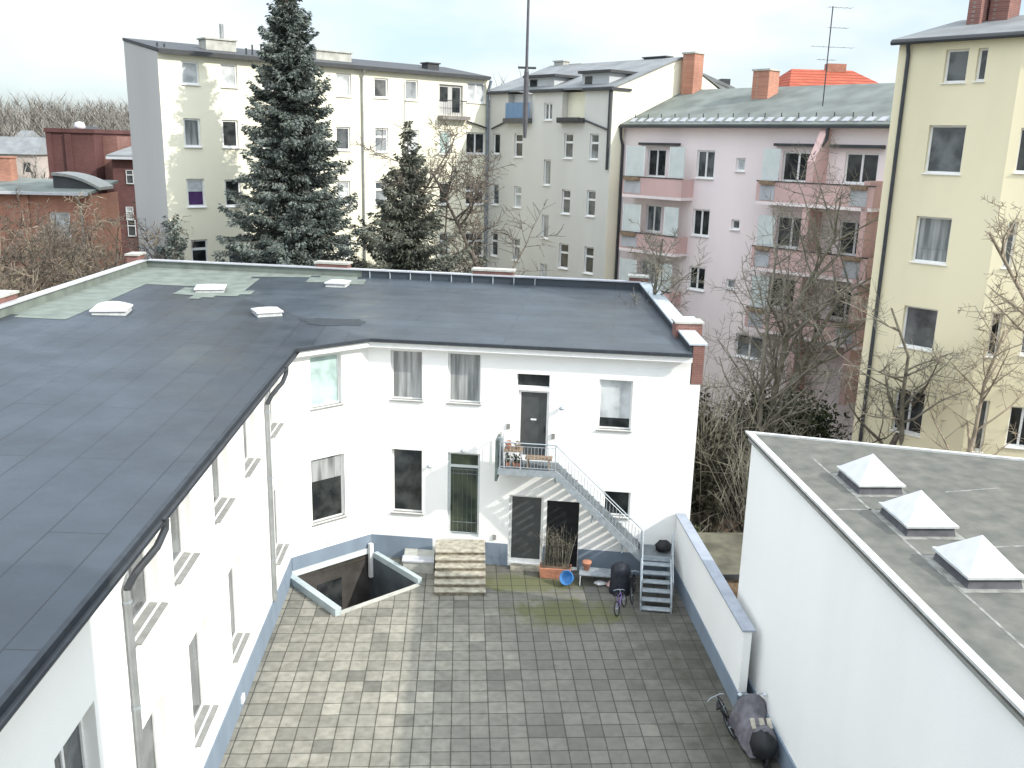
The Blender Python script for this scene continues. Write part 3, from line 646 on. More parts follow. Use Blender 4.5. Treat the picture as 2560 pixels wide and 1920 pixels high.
# ================================================================== STEEL STAIRCASE
T = Thing('steel_staircase', 'galvanised steel outdoor staircase with landing and barred railing on the white wall', 'staircase', FB(7.5, .5, 0))
zd, zq = 4.12, 1.25; uL, uR, uQ, uE = 4.92, 6.85, 9.95, 11.05; nI, nO = .08, 1.02
mb = MB(); mb.fbox(FB, uL, uR, nI, nO, zd-.05, zd); T.part('landing', mb, 'galvd')
mb = MB(); mb.fbox(FB, uL-.02, uR+.03, nO, nO+.05, zd-.2, zd+.02); mb.fbox(FB, uL-.02, uR+.03, nI-.05, nI, zd-.2, zd+.02); mb.fbox(FB, uL-.07, uL-.02, nI-.05, nO+.05, zd-.2, zd+.02)
def slope(n0, n1, dep=.26):
    q = lambda u, z, n_: FB(u, n_, z)
    mb.hexa([q(uR+.03, zd-dep, n1), q(uQ, zq-dep+.02, n1), q(uQ, zq-dep+.02, n0), q(uR+.03, zd-dep, n0), q(uR+.03, zd+.02, n1), q(uQ, zq+.05, n1), q(uQ, zq+.05, n0), q(uR+.03, zd+.02, n0)])
slope(nO, nO+.05); slope(nI-.05, nI)
mb.fbox(FB, uQ, uE, nO+.0, nO+.04, zq-.16, zq); mb.fbox(FB, uQ, uE, nI-.04, nI, zq-.16, zq)
ft = Vector((G(1617, 1537).x, G(1617, 1537).y)); nF = nO+1.72
for u0 in (uQ+.02, uE-.06):
    mb.hexa([FB(u0, nF, 0), FB(u0+.045, nF, 0), FB(u0+.045, nO+.04, zq-.28), FB(u0, nO+.04, zq-.28), FB(u0, nF, .24), FB(u0+.045, nF, .24), FB(u0+.045, nO+.04, zq), FB(u0, nO+.04, zq)])
T.part('stringer', mb, 'galv')
N1 = 15
for k in range(1, N1):
    t_ = k/N1; u = uR+.03+(uQ-uR-.03)*t_; z = zd+(zq-zd)*t_
    T.part('tread', MB().fbox(FB, u-.14, u+.12, nI+.003, nO-.003, z-.035, z), 'galvd')
for k in range(6):
    t_ = (k+.5)/6; n_ = nO+.04+(nF-nO-.04)*t_; z = zq*(1-(k+1)/6.4)+.0
    T.part('tread', MB().fbox(FB, uQ+.07, uE-.065, n_-.13, n_+.14, z-.035, z), 'galv')
T.part('landing', MB().fbox(FB, uQ+.003, uE, nI+.003, nO-.003, zq-.045, zq), 'galvd')
mb = MB(); hr = .98
def rail(p, q, nb, r0=.022):
    for h_ in (hr, .1): mb.tube([p+Vector((0, 0, h_)), q+Vector((0, 0, h_))], r0 if h_ == hr else .012, 6)
    mb.tube([p+Vector((0, 0, hr-.12)), q+Vector((0, 0, hr-.12))], .01, 4)
    for k in range(nb+1): 
        a = p.lerp(q, k/nb); post = k in (0, nb); mb.tube([a+Vector((0, 0, -.1 if post else .1)), a+Vector((0, 0, hr if post else hr-.12))], .02 if post else .008, 6 if post else 4)
rail(FB(uL, nO+.02, zd), FB(uR, nO+.02, zd), 16); rail(FB(uR, nO+.025, zd), FB(uQ, nO+.025, zq), 27); rail(FB(uL, nI+.1, zd), FB(uL, nO, zd), 7)
T.part('railing', mb, 'galv')
mb = MB()
for u0 in (uQ+.04, uE-.04):
    mb.tube([FB(u0, nO+.1, zq-.1), FB(u0, nO+.1, zq+.95), FB(u0, nF-.05, .35+.75), FB(u0, nF-.05, 0)], .022, 6)
T.part('handrail', mb, 'galv')
mb = MB(); mb.tube([FB(uR, nO-.1, zd-.2), FB(uR, nO-.1, zd-.42), FB(uR, .03, zd-.6)], .03, 6); mb.tube([FB(uL+.2, nO-.1, zd-.2), FB(uL+.2, .03, zd-.5)], .03, 6)
mb.tube([FB(8.2, nO, 2.65), FB(8.2, nO, 2.35), FB(8.2, .03, 2.3)], .03, 6); mb.tube([FB(9.3, nO, 1.6), FB(9.3, nO, 1.3), FB(9.3, .03, 1.25)], .03, 6)
T.part('bracket', mb, 'galv')
for u0, n_ in ((uQ+.06, nI+.03), (uE-.08, nI+.03), (uQ+.06, nO-.05), (uE-.08, nO-.05)): T.part('leg', MB().fbox(FB, u0, u0+.06, n_, n_+.06, 0, zq-.05), 'galv')
T.part('privacy_panel', MB().fbox(FB, uL-.16, uL-.08, .35, 1.08, zd-.45, zd+1.05), mat('dark_green_panel', (.10, .13, .125), .7, .2, 4))
# ================================================================== small plants and things
def leafball(mb, c, r, n, sz, flat_=1.0, rnd=random):
    for _ in range(n):
        while True:
            v = Vector((rnd.uniform(-1, 1), rnd.uniform(-1, 1), rnd.uniform(-1, 1)))
            if v.length < 1: break
        p = Vector(c)+Vector((v.x*r[0], v.y*r[1], v.z*r[2])); a = Vector((rnd.uniform(-1, 1), rnd.uniform(-1, 1), rnd.uniform(-.6, 1))).normalized(); b = a.cross(Vector((rnd.uniform(-1, 1), rnd.uniform(-1, 1), rnd.uniform(-1, 1)))).normalized()
        s_ = sz*rnd.uniform(.6, 1.4); mb.quad(p-a*s_-b*s_*.3, p-b*s_*.5, p+a*s_, p+b*s_*.5)
def stems(mb, c, r, h, n, rad=.006, lean=.3, rnd=random):
    for _ in range(n):
        a = rnd.uniform(0, 6.28); l = rnd.uniform(.5, 1)*h; b = Vector((math.cos(a)*r*rnd.random(), math.sin(a)*r*rnd.random(), 0)); d = Vector((math.cos(a), math.sin(a), 0))*lean*l*rnd.random()
        p0 = Vector(c)+b; p1 = p0+d*.4+Vector((0, 0, l*.5)); p2 = p0+d+Vector((0, 0, l)); mb.tube([p0, p1, p2], [rad, rad*.8, rad*.4], 3)
        for _k in range(3):
            q0 = p1.lerp(p2, rnd.random()); e = Vector((rnd.uniform(-1, 1), rnd.uniform(-1, 1), rnd.uniform(.2, 1))).normalized()*l*.22; mb.tube([q0, q0+e], [rad*.6, rad*.3], 3)
c = FB(5.35, .68, zd)
P = Thing('plant_stand', 'white two tier plant stand with potted plants on the steel landing', 'plant stand', c)
for u in (5.05, 5.62):
    for n_ in (.45, .92): P.part('leg', MB().fbox(FB, u, u+.03, n_, n_+.03, zd+.003, zd+.62), 'whitep')
P.part('shelf', MB().fbox(FB, 5.03, 5.67, .43, .97, zd+.62, zd+.65), 'wood')
for k, (u, h_) in enumerate(((5.15, .0), (5.4, .0), (5.55, .0))):
    q = Thing('potted_plant', ['small potted plant at the left under the white plant stand', 'small potted plant in the middle under the white plant stand', 'small potted plant at the right under the white plant stand'][k], 'potted plant', FB(u, .7, zd+.002), 'potted plants under the white stand')
    q.part('pot', MB().lathe(FB(u, .7, zd+.002), [(.06, 0), (.09, .15), (.1, .16)], 10), 'terra'); mb = MB(); leafball(mb, FB(u, .7, zd+.3), (.12, .12, .18), 60, .05); q.part('foliage', mb, 'leaf')
for k, (u, m_, lab) in enumerate(((5.18, 'terra', 'flower pot with dry flowers on top of the white plant stand'), (5.5, 'wood', 'brown bowl of dried plants on top of the white plant stand'))):
    q = Thing('potted_plant', lab, 'potted plant', FB(u, .7, zd+.655), 'pots on top of the white stand')
    q.part('pot', MB().lathe(FB(u, .7, zd+.655), [(.06, 0), (.1, .12), (.11, .13)], 10), m_); mb = MB(); leafball(mb, FB(u, .7, zd+.85), (.12, .12, .1), 50, .04); q.part('foliage', mb, ['terra', 'barkl'][k])
q = Thing('wooden_bench', 'low weathered wooden bench on the steel landing beside the plant stand', 'bench', FB(6.25, .7, zd))
mb = MB()
for k in range(3): mb.fbox(FB, 5.78, 6.72, .5+k*.15, .62+k*.15, zd+.36, zd+.40)
q.part('seat', mb, 'wood')
for u in (5.85, 6.58): q.part('leg', MB().fbox(FB, u, u+.05, .52, .9, zd+.003, zd+.36), 'wood')
q = Thing('planter_pot', 'tall thin grey plant pot on the left post of the steel landing', 'plant pot', FB(5.0, 1.0, zd+.98))
q.part('pot', MB().lathe(FB(uL+.02, nO+.02, zd+1.0), [(.05, 0), (.08, .14), (.085, .15)], 10), 'galv'); mb = MB(); stems(mb, FB(uL+.02, nO+.02, zd+1.13), .04, .3, 8, .004); q.part('stem', mb, 'barkg')
# trough with a tall bare shrub
c = FB(7.1, .55, 0)
q = Thing('terracotta_trough', 'long terracotta trough with a tall bare shrub in front of the dark doorway', 'planter', c)
mb = MB(); mb.hexa([FB(6.45, .85, 0.003), FB(7.5, .85, .003), FB(7.5, .45, .003), FB(6.45, .45, .003), FB(6.4, .9, .42), FB(7.55, .9, .42), FB(7.55, .4, .42), FB(6.4, .4, .42)])
q.part('trough', mb, 'terra', bevel=.015); q.part('soil', MB().fbox(FB, 6.44, 7.51, .44, .86, .421, .43), 'litter')
mb = MB(); rn_ = random.Random(3)
for k in range(6): stems(mb, FB(6.55+k*.17, .65, .42), .08, 1.6, 9, .008, .25, rn_)
q.part('shrub', mb, 'barkg'); mb = MB(); leafball(mb, FB(7.05, .65, 1.15), (.5, .22, .75), 260, .05, rnd=rn_); q.part('foliage', mb, 'ivy')
c = FB(8.35, .95, 0)
q = Thing('low_table', 'low grey garden table against the blue grey plinth under the steel stairs', 'table', c)
q.part('tabletop', MB().fbox(FB, 7.85, 9.05, .62, 1.25, .42, .46), 'galv')
for u in (7.88, 8.99):
    for n_ in (.64, 1.2): q.part('leg', MB().fbox(FB, u, u+.03, n_, n_+.03, 0.003, .42), 'whitep')
q = Thing('flower_pot', 'red brown terracotta flower pot on the low garden table', 'flower pot', FB(8.1, .85, .462))
q.part('pot', MB().lathe(FB(8.1, .85, .462), [(.09, 0), (.15, .26), (.17, .27), (.17, .33)], 14), 'terra', smooth=True); q.part('soil', MB().lathe(FB(8.1, .85, .79), [(.15, 0), (.14, .01)], 12), 'terra')
q = Thing('blue_tub', 'bright blue plastic tub lying on the paving beside the terracotta trough', 'tub', (2.9+.9, 29.5, 0))
cB = G(1424, 1462); q.o.location = cB; q.loc = tuple(cB)
mb = MB(); mb.lathe((0, 0, 0), [(.17, 0), (.25, .30), (.27, .31), (.25, .325), (.16, .05)], 18)
rotm = Matrix.Rotation(R(62), 3, 'X') @ Matrix.Rotation(R(15), 3, 'Z')
mb.v = [tuple(Matrix.Rotation(R(-35), 3, 'Z') @ (rotm @ Vector(v)) + Vector((cB.x, cB.y, .24))) for v in mb.v]; q.part('tub', mb, 'blue', smooth=True)
mb = MB(); 
q = Thing('plastic_bag', 'crumpled white plastic bag lying under the low garden table', 'bag', G(1500, 1462))
mb = MB(); rn_ = random.Random(5)
def lump(c, r, n1=10, n2=7, amp=.25, rnd=random):
    mb = MB(); 
    for j in range(n2+1):
        for i in range(n1):
            th = math.pi*j/n2; ph = 2*math.pi*i/n1; k = 1+rnd.uniform(-amp, amp) if 0 < j < n2 else 1
            z = math.cos(th); mb.v.append((c[0]+r[0]*k*math.sin(th)*math.cos(ph), c[1]+r[1]*k*math.sin(th)*math.sin(ph), c[2]+r[2]*(1+(z*k))))
    for j in range(n2):
        for i in range(n1): mb.f.append((j*n1+i, (j+1)*n1+i, (j+1)*n1+(i+1) % n1, j*n1+(i+1) % n1)); mb.m.append(0)
    return mb
cp = G(1500, 1462); q.part('bag', lump((cp.x, cp.y, .002), (.22, .14, .07), rnd=rn_), 'whitep', smooth=True)
cp = G(1528, 1466); tag(lump((cp.x, cp.y, .002), (.2, .16, .09), rnd=rn_).build('cloth_bundle', 'pinkd'), 'small faded pink cloth bundle on the paving beside the white plastic bag', 'cloth')
# covered barbecue
cp = FB(9.3, 1.45, 0)
q = Thing('covered_barbecue', 'tall object under a black cover standing under the steel stairs', 'covered object', cp)
mb = MB(); rn_ = random.Random(8)
prof = [(.36, 0), (.38, .1), (.37, .5), (.34, .85), (.30, .98), (.16, 1.08), (.03, 1.12)]; mb.lathe(cp, prof, 18); mb.v = [(v[0]+rn_.uniform(-.025, .025), v[1]+rn_.uniform(-.025, .025), v[2]+(rn_.uniform(-.02, .02) if v[2] > .05 else 0.003)) for v in mb.v]
q.part('cover', mb, mat('dark_blue_black_cover', (.022, .025, .034), .6, .3, 6, bump=.5, bsc=9), smooth=True)
tag(lump(FB(10.75, .55, zq+.002), (.28, .24, .2), rnd=rn_).build('rubbish_bag', 'black', smooth=True), 'black rubbish bag on the small steel landing at the wall', 'rubbish bag')
# bicycles
def bicycle(label, loc, rot, fm, sc_=1.0, tilt=0, grp=None):
    T_ = Thing('bicycle', label, 'bicycle', (0, 0, 0), grp); T_.local = True; r = .31*sc_; wb = .98*sc_
    def wheel(x):
        mb = MB(); pts = [Vector((x+math.cos(t)*r, 0, r+math.sin(t)*r)) for t in [2*math.pi*k/20 for k in range(21)]]; mb.tube(pts, .02, 6); wo = T_.part('wheel', mb, 'rubber')
        mb = MB()
        for k in range(10): t = math.pi*2*k/10; mb.tube([(x, 0, r), (x+math.cos(t)*r, 0, r+math.sin(t)*r)], .0035, 3)
        mb.tube([(x, -.04, r), (x, .04, r)], .02, 6); T_.part('spokes', mb, 'galv', wo)
    wheel(0); wheel(wb)
    mb = MB(); h0 = r; bb = Vector((wb*.43, 0, r*.92)); st = Vector((wb*.33, 0, r+.42*sc_)); hd = Vector((wb*.78, 0, r+.42*sc_)); hb = Vector((wb*.83, 0, r+.28*sc_))
    for a, b, rr2 in ((bb, st, .018), (bb, hb, .02), (st, hd, .017), (Vector((0, 0, r)), bb, .012), (Vector((0, 0, r)), st, .01), (hb, Vector((wb, 0, r)), .015), (hd, hb, .022)): mb.tube([a, b], rr2, 6)
    T_.part('frame', mb, fm)
    mb = MB(); mb.tube([hd, hd+Vector((-.02, 0, .14*sc_))], .014, 6); mb.tube([hd+Vector((-.1, -.26*sc_, .16*sc_)), hd+Vector((0, -.15*sc_, .15*sc_)), hd+Vector((0, .15*sc_, .15*sc_)), hd+Vector((-.1, .26*sc_, .16*sc_))], .013, 6); T_.part('handlebar', mb, 'galv')
    mb = MB(); mb.tube([st, st+Vector((-.03, 0, .12*sc_))], .013, 6); mb.hexa([st+Vector((-.17, -.07, .12*sc_)), st+Vector((.12, -.02, .12*sc_)), st+Vector((.12, .02, .12*sc_)), st+Vector((-.17, .07, .12*sc_)), st+Vector((-.17, -.07, .17*sc_)), st+Vector((.12, -.02, .16*sc_)), st+Vector((.12, .02, .16*sc_)), st+Vector((-.17, .07, .17*sc_))]); T_.part('saddle', mb, 'black')
    T_.o.location = loc; T_.o.rotation_euler = (tilt, 0, rot); return T_
cp = G(1545, 1538)
bicycle("child's purple and white bicycle leaning beside the foot of the steel stairs", (cp.x+.0, cp.y, .0), R(62), 'purple', .75, R(-14))
cp = G(1600, 1500)
bicycle('dark bicycle standing behind the purple one beside the steel stairs', (cp.x-.3, cp.y-.2, 0), R(75), 'black', .95, R(-8))
# covered scooter beside the right wall
cs = G(1885, 1850); 
q = Thing('covered_scooter', 'motor scooter under a grey tarpaulin parked beside the big white wall', 'scooter', (cs.x, cs.y, 0))
mb = MB(); rn_ = random.Random(12); n1, n2 = 22, 9; xs = [-.95+1.9*i/n1 for i in range(n1+1)]
def prof_h(t): return .78+.32*math.exp(-((t-.45)/.22)**2)-.12*math.exp(-((t+.15)/.3)**2)+.06*math.exp(-((t+.6)/.3)**2)
for i, t in enumerate(xs):
    h_ = prof_h(t)*(1 if abs(t) < .85 else .8); wd = .42-.12*abs(t)**3 + (.12*math.exp(-((t-.5)/.14)**2))
    for j in range(n2+1):
        a = math.pi*j/n2; xx = math.cos(a); zz = math.sin(a)**.55 if 0 < j < n2 else 0
        mb.v.append((cs.x+xx*wd*(1.15-.35*zz)+rn_.uniform(-.02, .02), cs.y+t+rn_.uniform(-.02, .02), .12+(h_-.12)*zz+rn_.uniform(-.02, .02)))
for i in range(n1):
    for j in range(n2): a = i*(n2+1)+j; mb.f.append((a, a+1, a+n2+2, a+n2+1)); mb.m.append(0)
mb.f.append(tuple(range(n2, -1, -1))); mb.f.append(tuple(n1*(n2+1)+j for j in range(n2+1))); mb.m += [0, 0]
q.part('cover', mb, 'tarp', smooth=True)
for dy in (.62,):
    mb = MB(); pts = [Vector((cs.x, cs.y+dy+math.cos(t)*.21, .21+math.sin(t)*.2)) for t in [2*math.pi*k/16 for k in range(17)]]; mb.tube(pts, .05, 8); mb.tube([(cs.x-.04, cs.y+dy, .21), (cs.x+.04, cs.y+dy, .21)], .12, 10); q.part('wheel', mb, 'rubber')
mb = MB(); mb.tube([(cs.x-.34, cs.y+.42, 1.12), (cs.x-.1, cs.y+.46, 1.06)], .018, 6); mb.tube([(cs.x+.1, cs.y+.46, 1.06), (cs.x+.3, cs.y+.42, 1.12)], .018, 6); q.part('mirror_stalk', mb, 'galv')
mb = MB()
for sx_ in (-.36, .32): mb.lathe((cs.x+sx_, cs.y+.4, 1.1), [(.02, -.05), (.06, 0), (.02, .05)], 10)
q.part('mirror', mb, 'capm')
cp = G(1908, 1905); bx, by = cp.x-.02, cp.y+.05
rn_ = random.Random(21)
mb = lump((bx, by, .10), (.34, .42, .36), 16, 9, .07, rnd=rn_); q.part('fairing', mb, 'black', smooth=True)
for dx, w_ in ((-.22, .1), (.0, .12), (.2, .11)): q.part('strap', MB().hexa([(bx+dx, by+.30, .70), (bx+dx+w_, by+.28, .72), (bx+dx+w_, by+.52, .86), (bx+dx, by+.54, .84), (bx+dx, by+.30, .73), (bx+dx+w_, by+.28, .75), (bx+dx+w_, by+.52, .89), (bx+dx, by+.54, .87)]), 'stone')
mb = MB(); pts = [Vector((bx, by-.18+math.cos(t)*.2, .21+math.sin(t)*.2)) for t in [2*math.pi*k/16 for k in range(17)]]; mb.tube(pts, .05, 8); q.part('wheel', mb, 'rubber')
cp = G(1790, 1790)
bicycle('black bicycle lying tilted beside the covered scooter and the right wall', (cp.x+.25, cp.y-.9, 0), R(84), 'black', .95, R(-32))
# ================================================================== LOW BOUNDARY WALL
q = Thing('boundary_wall', 'low white boundary wall with grey coping and blue grey plinth on the right of the courtyard', 'wall', (7.8, 26, 0))
y0, y1 = 22.1, 30.25
q.part('wall', MB().box(7.72, 7.94, y0, y1, .62, 2.47), 'white'); q.part('plinth', MB().box(7.69, 7.97, y0-.02, y1, 0, .617), 'plinth'); q.part('coping', MB().box(7.66, 8.02, y0-.05, y1-.02, 2.473, 2.53), mat('blue_grey_coping', (.30, .33, .385), .5, .1, 3))
# ================================================================== RIGHT FLAT ROOFED BUILDING
zT = 7.22
A0 = G(1880, 1090, zT+.05); B0 = G(2560, 1158, zT+.05)
dr = (B0.xy-A0.xy).normalized(); far = A0.xy+dr*14
q = Thing('flat_roofed_building', 'white windowless flat roofed building with three pyramid roof lights on the right', 'building', (8.2, A0.y, 0))
poly = [(8.22, 2.0), (tuple(far)[0], 2.0), tuple(far), (8.22, A0.y)]
mb = MB(); mb.prism([(p[0], p[1]) for p in poly], .62, zT); q.part('wall', mb, 'white')
mb = MB(); mb.box(8.17, 8.3, 2.0, A0.y-.01, 0, .618); q.part('plinth', mb, 'plinth')
mb = MB(); mb.prism([(8.12, 2.0), (far.x+.1, 2.0), (far.x+.1, far.y+.1), (8.12, A0.y+.1)], zT+.003, zT+.09); q.part('roof', mb, 'felt_r')
mb = MB(); mb.box(8.06, 8.24, 2.0, A0.y+.05, zT+.093, zT+.15); mb.hexa([(8.06, A0.y+.05, zT+.093), (far.x, far.y+.0, zT+.093), (far.x, far.y+.16, zT+.093), (8.06, A0.y+.19, zT+.093), (8.06, A0.y+.05, zT+.15), (far.x, far.y+.0, zT+.15), (far.x, far.y+.16, zT+.15), (8.06, A0.y+.19, zT+.15)])
q.part('roof_edge_trim', mb, mat('pale_edge_trim', (.48, .49, .48), .6, .15, 4))
q.part('drip_edge', MB().box(8.10, 8.19, 2.0, A0.y+.0, zT-.08, zT+.0), 'darkm' if False else 'sillg')
mb = MB()
for a, b, w_ in (((9.2, 2.5), (9.2, 22.5), .03), ((8.3, 18.9), (9.3, 18.9), .03), ((10.9, 16.9), (14, 17.2), .03), ((11.5, 20), (13, 20.3), .025)):
    d = (Vector(b)-Vector(a)).normalized(); n_ = Vector((d.y, -d.x))*w_; z = zT+.094
    mb.quad((*(Vector(a)-n_), z), (*(Vector(a)+n_), z), (*(Vector(b)+n_), z), (*(Vector(b)-n_), z))
q.part('roof_seam', mb, mat('pale_seam', (.215, .215, .20), .8, .3, 6))
PY = Thing('pyramid_roof_light', 'white pyramid roof light, farthest of the three on the flat roof', 'roof light', (9.85, 20.45, zT+.09), 'pyramid roof lights on the flat roof'); PY.local = True
hx, hy = .49, .61
mb = MB(); mb.hexa([(-hx-.04, -hy-.04, 0), (hx+.04, -hy-.04, 0), (hx+.04, hy+.04, 0), (-hx-.04, hy+.04, 0), (-hx, -hy, .2), (hx, -hy, .2), (hx, hy, .2), (-hx, hy, .2)]); PY.part('kerb', mb, mat('weathered_kerb_felt', (.10, .10, .11), .8, .2, 4))
mb = MB(); e = .07; mb.hexa([(-hx-e, -hy-e, .203), (hx+e, -hy-e, .203), (hx+e, hy+e, .203), (-hx-e, hy+e, .203), (-hx-e, -hy-e, .25), (hx+e, -hy-e, .25), (hx+e, hy+e, .25), (-hx-e, hy+e, .25)]); PY.part('rim', mb, 'domek')
mb = MB(); b_ = [(-hx-.03, -hy-.03, .252), (hx+.03, -hy-.03, .252), (hx+.03, hy+.03, .252), (-hx-.03, hy+.03, .252)]; ap = (0.0, 0.0, .80)
for k in range(4): mb.quad(b_[k], b_[(k+1) % 4], ap)
PY.part('dome', mb, 'dome')
mb = MB(); mb.box(-hx-.18, hx+.18, -hy-.18, hy+.18, .002, .01); PY.part('flashing', mb, mat('pale_flashing', (.24, .24, .22), .8, .25, 5))
copy_tree(PY.o, (9.85, 18.05, zT+.09), 'white pyramid roof light in the middle of the three on the flat roof')
copy_tree(PY.o, (9.88, 15.7, zT+.09), 'white pyramid roof light, nearest of the three on the flat roof')
q = Thing('neighbouring_wing', 'tall wing out of view whose shadow falls on the near left wall', 'building', (8.3, -3, 0))
q.part('wall', MB().box(8.3, 10.2, -14, 4.0, 0, 21), 'cream')
# domes on the dark roof
def domelight(px, py, label, rot, domed, wx=.62, wy=.62):
    p = RP(px, py, 0); T_ = Thing('roof_light', label, 'roof light', (p.x, p.y, p.z), 'roof lights on the dark felt roof'); T_.local = True; T_.o.rotation_euler = (0, 0, rot)
    mb = MB(); mb.hexa([(-wx, -wy, -.06), (wx, -wy, -.06), (wx, wy, -.06), (-wx, wy, -.06), (-wx*.93, -wy*.93, .13), (wx*.93, -wy*.93, .13), (wx*.93, wy*.93, .13), (-wx*.93, wy*.93, .13)]); T_.part('kerb', mb, 'domek')
    mb = MB(); N_ = 10
    for j in range(N_+1):
        for i in range(N_+1):
            a, b = -1+2*i/N_, -1+2*j/N_; hh = (.22 if domed else .08)*(1-a*a)**.6*(1-b*b)**.6 if abs(a) < 1 and abs(b) < 1 else 0
            mb.v.append((a*wx*1.06, b*wy*1.06, .19+hh))
    for j in range(N_):
        for i in range(N_): a = j*(N_+1)+i; mb.f.append((a, a+1, a+N_+2, a+N_+1)); mb.m.append(0)
    for k, (p_, q_) in enumerate((((-1, -1), (1, -1)), ((1, -1), (1, 1)), ((1, 1), (-1, 1)), ((-1, 1), (-1, -1)))):
        X_, Y_ = wx*1.06, wy*1.06; mb.quad((p_[0]*X_, p_[1]*Y_, .133), (q_[0]*X_, q_[1]*Y_, .133), (q_[0]*X_, q_[1]*Y_, .19), (p_[0]*X_, p_[1]*Y_, .19))
    T_.part('dome', mb, 'dome', smooth=False)
domelight(280, 781, 'domed white roof light nearest the left parapet of the dark roof', R(8), True, .60, .60)
domelight(527, 727, 'flat white roof light standing in a patch of green grey felt on the dark roof', R(10), False, .60, .60)
domelight(845, 714, 'small white roof light in front of the brick flue at the rear parapet', R(-8), False, .46, .46)
domelight(668, 786, 'low white roof light nearest the middle bend of the dark roof', R(25), False, .48, .48)
# ================================================================== CREAM FIVE STOREY BLOCK (left wing) + GREY WING
def hor(px, py, D_):
    r = ray(px, py); k = D_/math.hypot(r.x, r.y); return Vector((r.x*k, r.y*k, 0))
P0 = hor(393, 133, 54); FCr = Frame(P0, 52.5)
uIC, zev = FCr.hit(1221, 205); zev = FCr.hit(420, 131)[1]
IC = FCr(uIC, 0, 0)
Cb = Thing('apartment_building', 'long cream apartment block with grey gable end behind the spruce', 'building', FCr(0, 0, 0))
rects = [((454, 153, 498, 211), 's', 'g_light'), ((552, 160, 593, 218), 's', 'g_light'), ((655, 168, 692, 225), 's', 'g_mid'), ((752, 176, 787, 232), 's', 'g_mid'), ((840, 184, 878, 241), 's', 'g_light'), ((935, 195, 970, 245), 's', 'g_mid'), ((1013, 200, 1045, 251), 's', 'g_mid'),
 ((460, 296, 502, 367), 's', 'g_dark'), ((556, 300, 596, 369), 's', 'g_dark'), ((655, 305, 692, 372), 's', 'g_mid'), ((752, 312, 787, 374), 's', 'g_mid'), ((840, 317, 876, 376), 's', 'g_mid'), ((937, 320, 971, 381), 't', 'g_mid'), ((1015, 324, 1047, 383), 't', 'g_mid'), ((1098, 328, 1127, 385), 's', 'g_teal'), ((1165, 331, 1213, 385), 'd', 'g_dark'),
 ((468, 447, 513, 517), 's', 'g_purple'), ((563, 449, 603, 516), 's', 'g_dark'), ((658, 450, 695, 514), 's', 'g_mid'), ((752, 451, 787, 513), 's', 'g_mid'), ((842, 452, 876, 512), 't', 'g_dark'), ((938, 453, 970, 511), 't', 'g_dark'), ((1017, 454, 1047, 511), 't', 'g_dark'), ((1098, 455, 1124, 511), 's', 'g_dark'), ((1164, 457, 1211, 512), 'dt', 'g_dark'),
 ((479, 599, 521, 664), 't', 'g_dark'), ((570, 596, 608, 660), 't', 'g_dark'), ((845, 587, 878, 645), 't', 'g_mid'), ((938, 584, 970, 642), 't', 'g_dark'), ((1017, 582, 1047, 641), 't', 'g_dark'), ((1098, 581, 1124, 641), 't', 'g_mid'), ((1163, 581, 1209, 642), 'dt', 'g_dark')]
ops = [FCr.rect(*r[0]) for r in rects]; lg = FCr.rect(1098, 212, 1157, 288); bw_ = FCr.rect(1168, 205, 1214, 257)
mb = MB(); opened(mb, FCr, uIC, 0, zev, ops+[lg, bw_], .14)
Cb.part('wall', mb, 'cream')
for (r, st_, pn), o in zip(rects, ops): window(Cb, FCr, o, st_, pn, d=.14, fw_=.10, sn=.09, sill='frame', blind=(.45, 'g_light') if pn == 'g_purple' else None)
# loggia with balcony
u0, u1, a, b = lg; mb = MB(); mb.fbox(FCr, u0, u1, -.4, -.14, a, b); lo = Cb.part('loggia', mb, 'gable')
mb = MB()
for k in range(2): mb.fbox(FCr, u0+.15+k*(u1-u0)*.52, u0+.15+k*(u1-u0)*.52+(u1-u0)*.32, -.135, -.11, a+.1+(.75 if k == 0 else .1), b-.15)
Cb.part('pane', mb, 'g_dark', lo); Cb.part('balcony', MB().fbox(FCr, u0-.1, u1+.25, .003, .55, a-.28, a-.05), mat('grey_balcony', (.22, .20, .19), .8, .15, 3), lo)
mb = MB(); k = u0
while k < u1: mb.tube([FCr(k, .5, a-.05), FCr(k, .5, a+.9)], .012, 3); k += .14
mb.tube([FCr(u0, .5, a+.9), FCr(u1, .5, a+.9)], .025, 4); mb.tube([FCr(u0, .5, a+.9), FCr(u0, 0, a+.9)], .025, 4); mb.tube([FCr(u1, .5, a+.9), FCr(u1, 0, a+.9)], .025, 4); Cb.part('railing', mb, 'darkm', lo)
window(Cb, FCr, bw_, 'd', 'g_light', d=.14, fw_=.12, sn=.09, sill='frame')
# projecting light panel under that window
# gable, back, roof
dep = 4.95; FG = Frame(P0-FCr.n*dep, 52.5-90+0)
Q = [P0, P0-FCr.n*dep, IC-FCr.n*dep, IC]
zg = FCr.hit(308, 105)[1]
gl = Frame(FCr(0, -dep, 0), 142.5)                          # gable runs towards the camera, normal to the left
mb = MB()
zg = Vector(P0); zback = zev+.84
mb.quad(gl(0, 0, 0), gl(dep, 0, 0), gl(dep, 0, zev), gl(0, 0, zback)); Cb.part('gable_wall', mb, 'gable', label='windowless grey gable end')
mb = MB(); mb.quad(FCr(uIC, -dep, 0), FCr(0, -dep, 0), FCr(0, -dep, zback), FCr(uIC, -dep, zback)); Cb.part('rear_wall', mb, 'cream')
mb = MB(); mb.hexa([FCr(-.05, .3, zev+.0), FCr(uIC+.0, .3, zev+.0), FCr(uIC+.0, -dep, zback), FCr(-.05, -dep, zback), FCr(-.05, .3, zev+.16), FCr(uIC, .3, zev+.16), FCr(uIC, -dep, zback+.16), FCr(-.05, -dep, zback+.16)]); Cb.part('roof', mb, 'roofd')
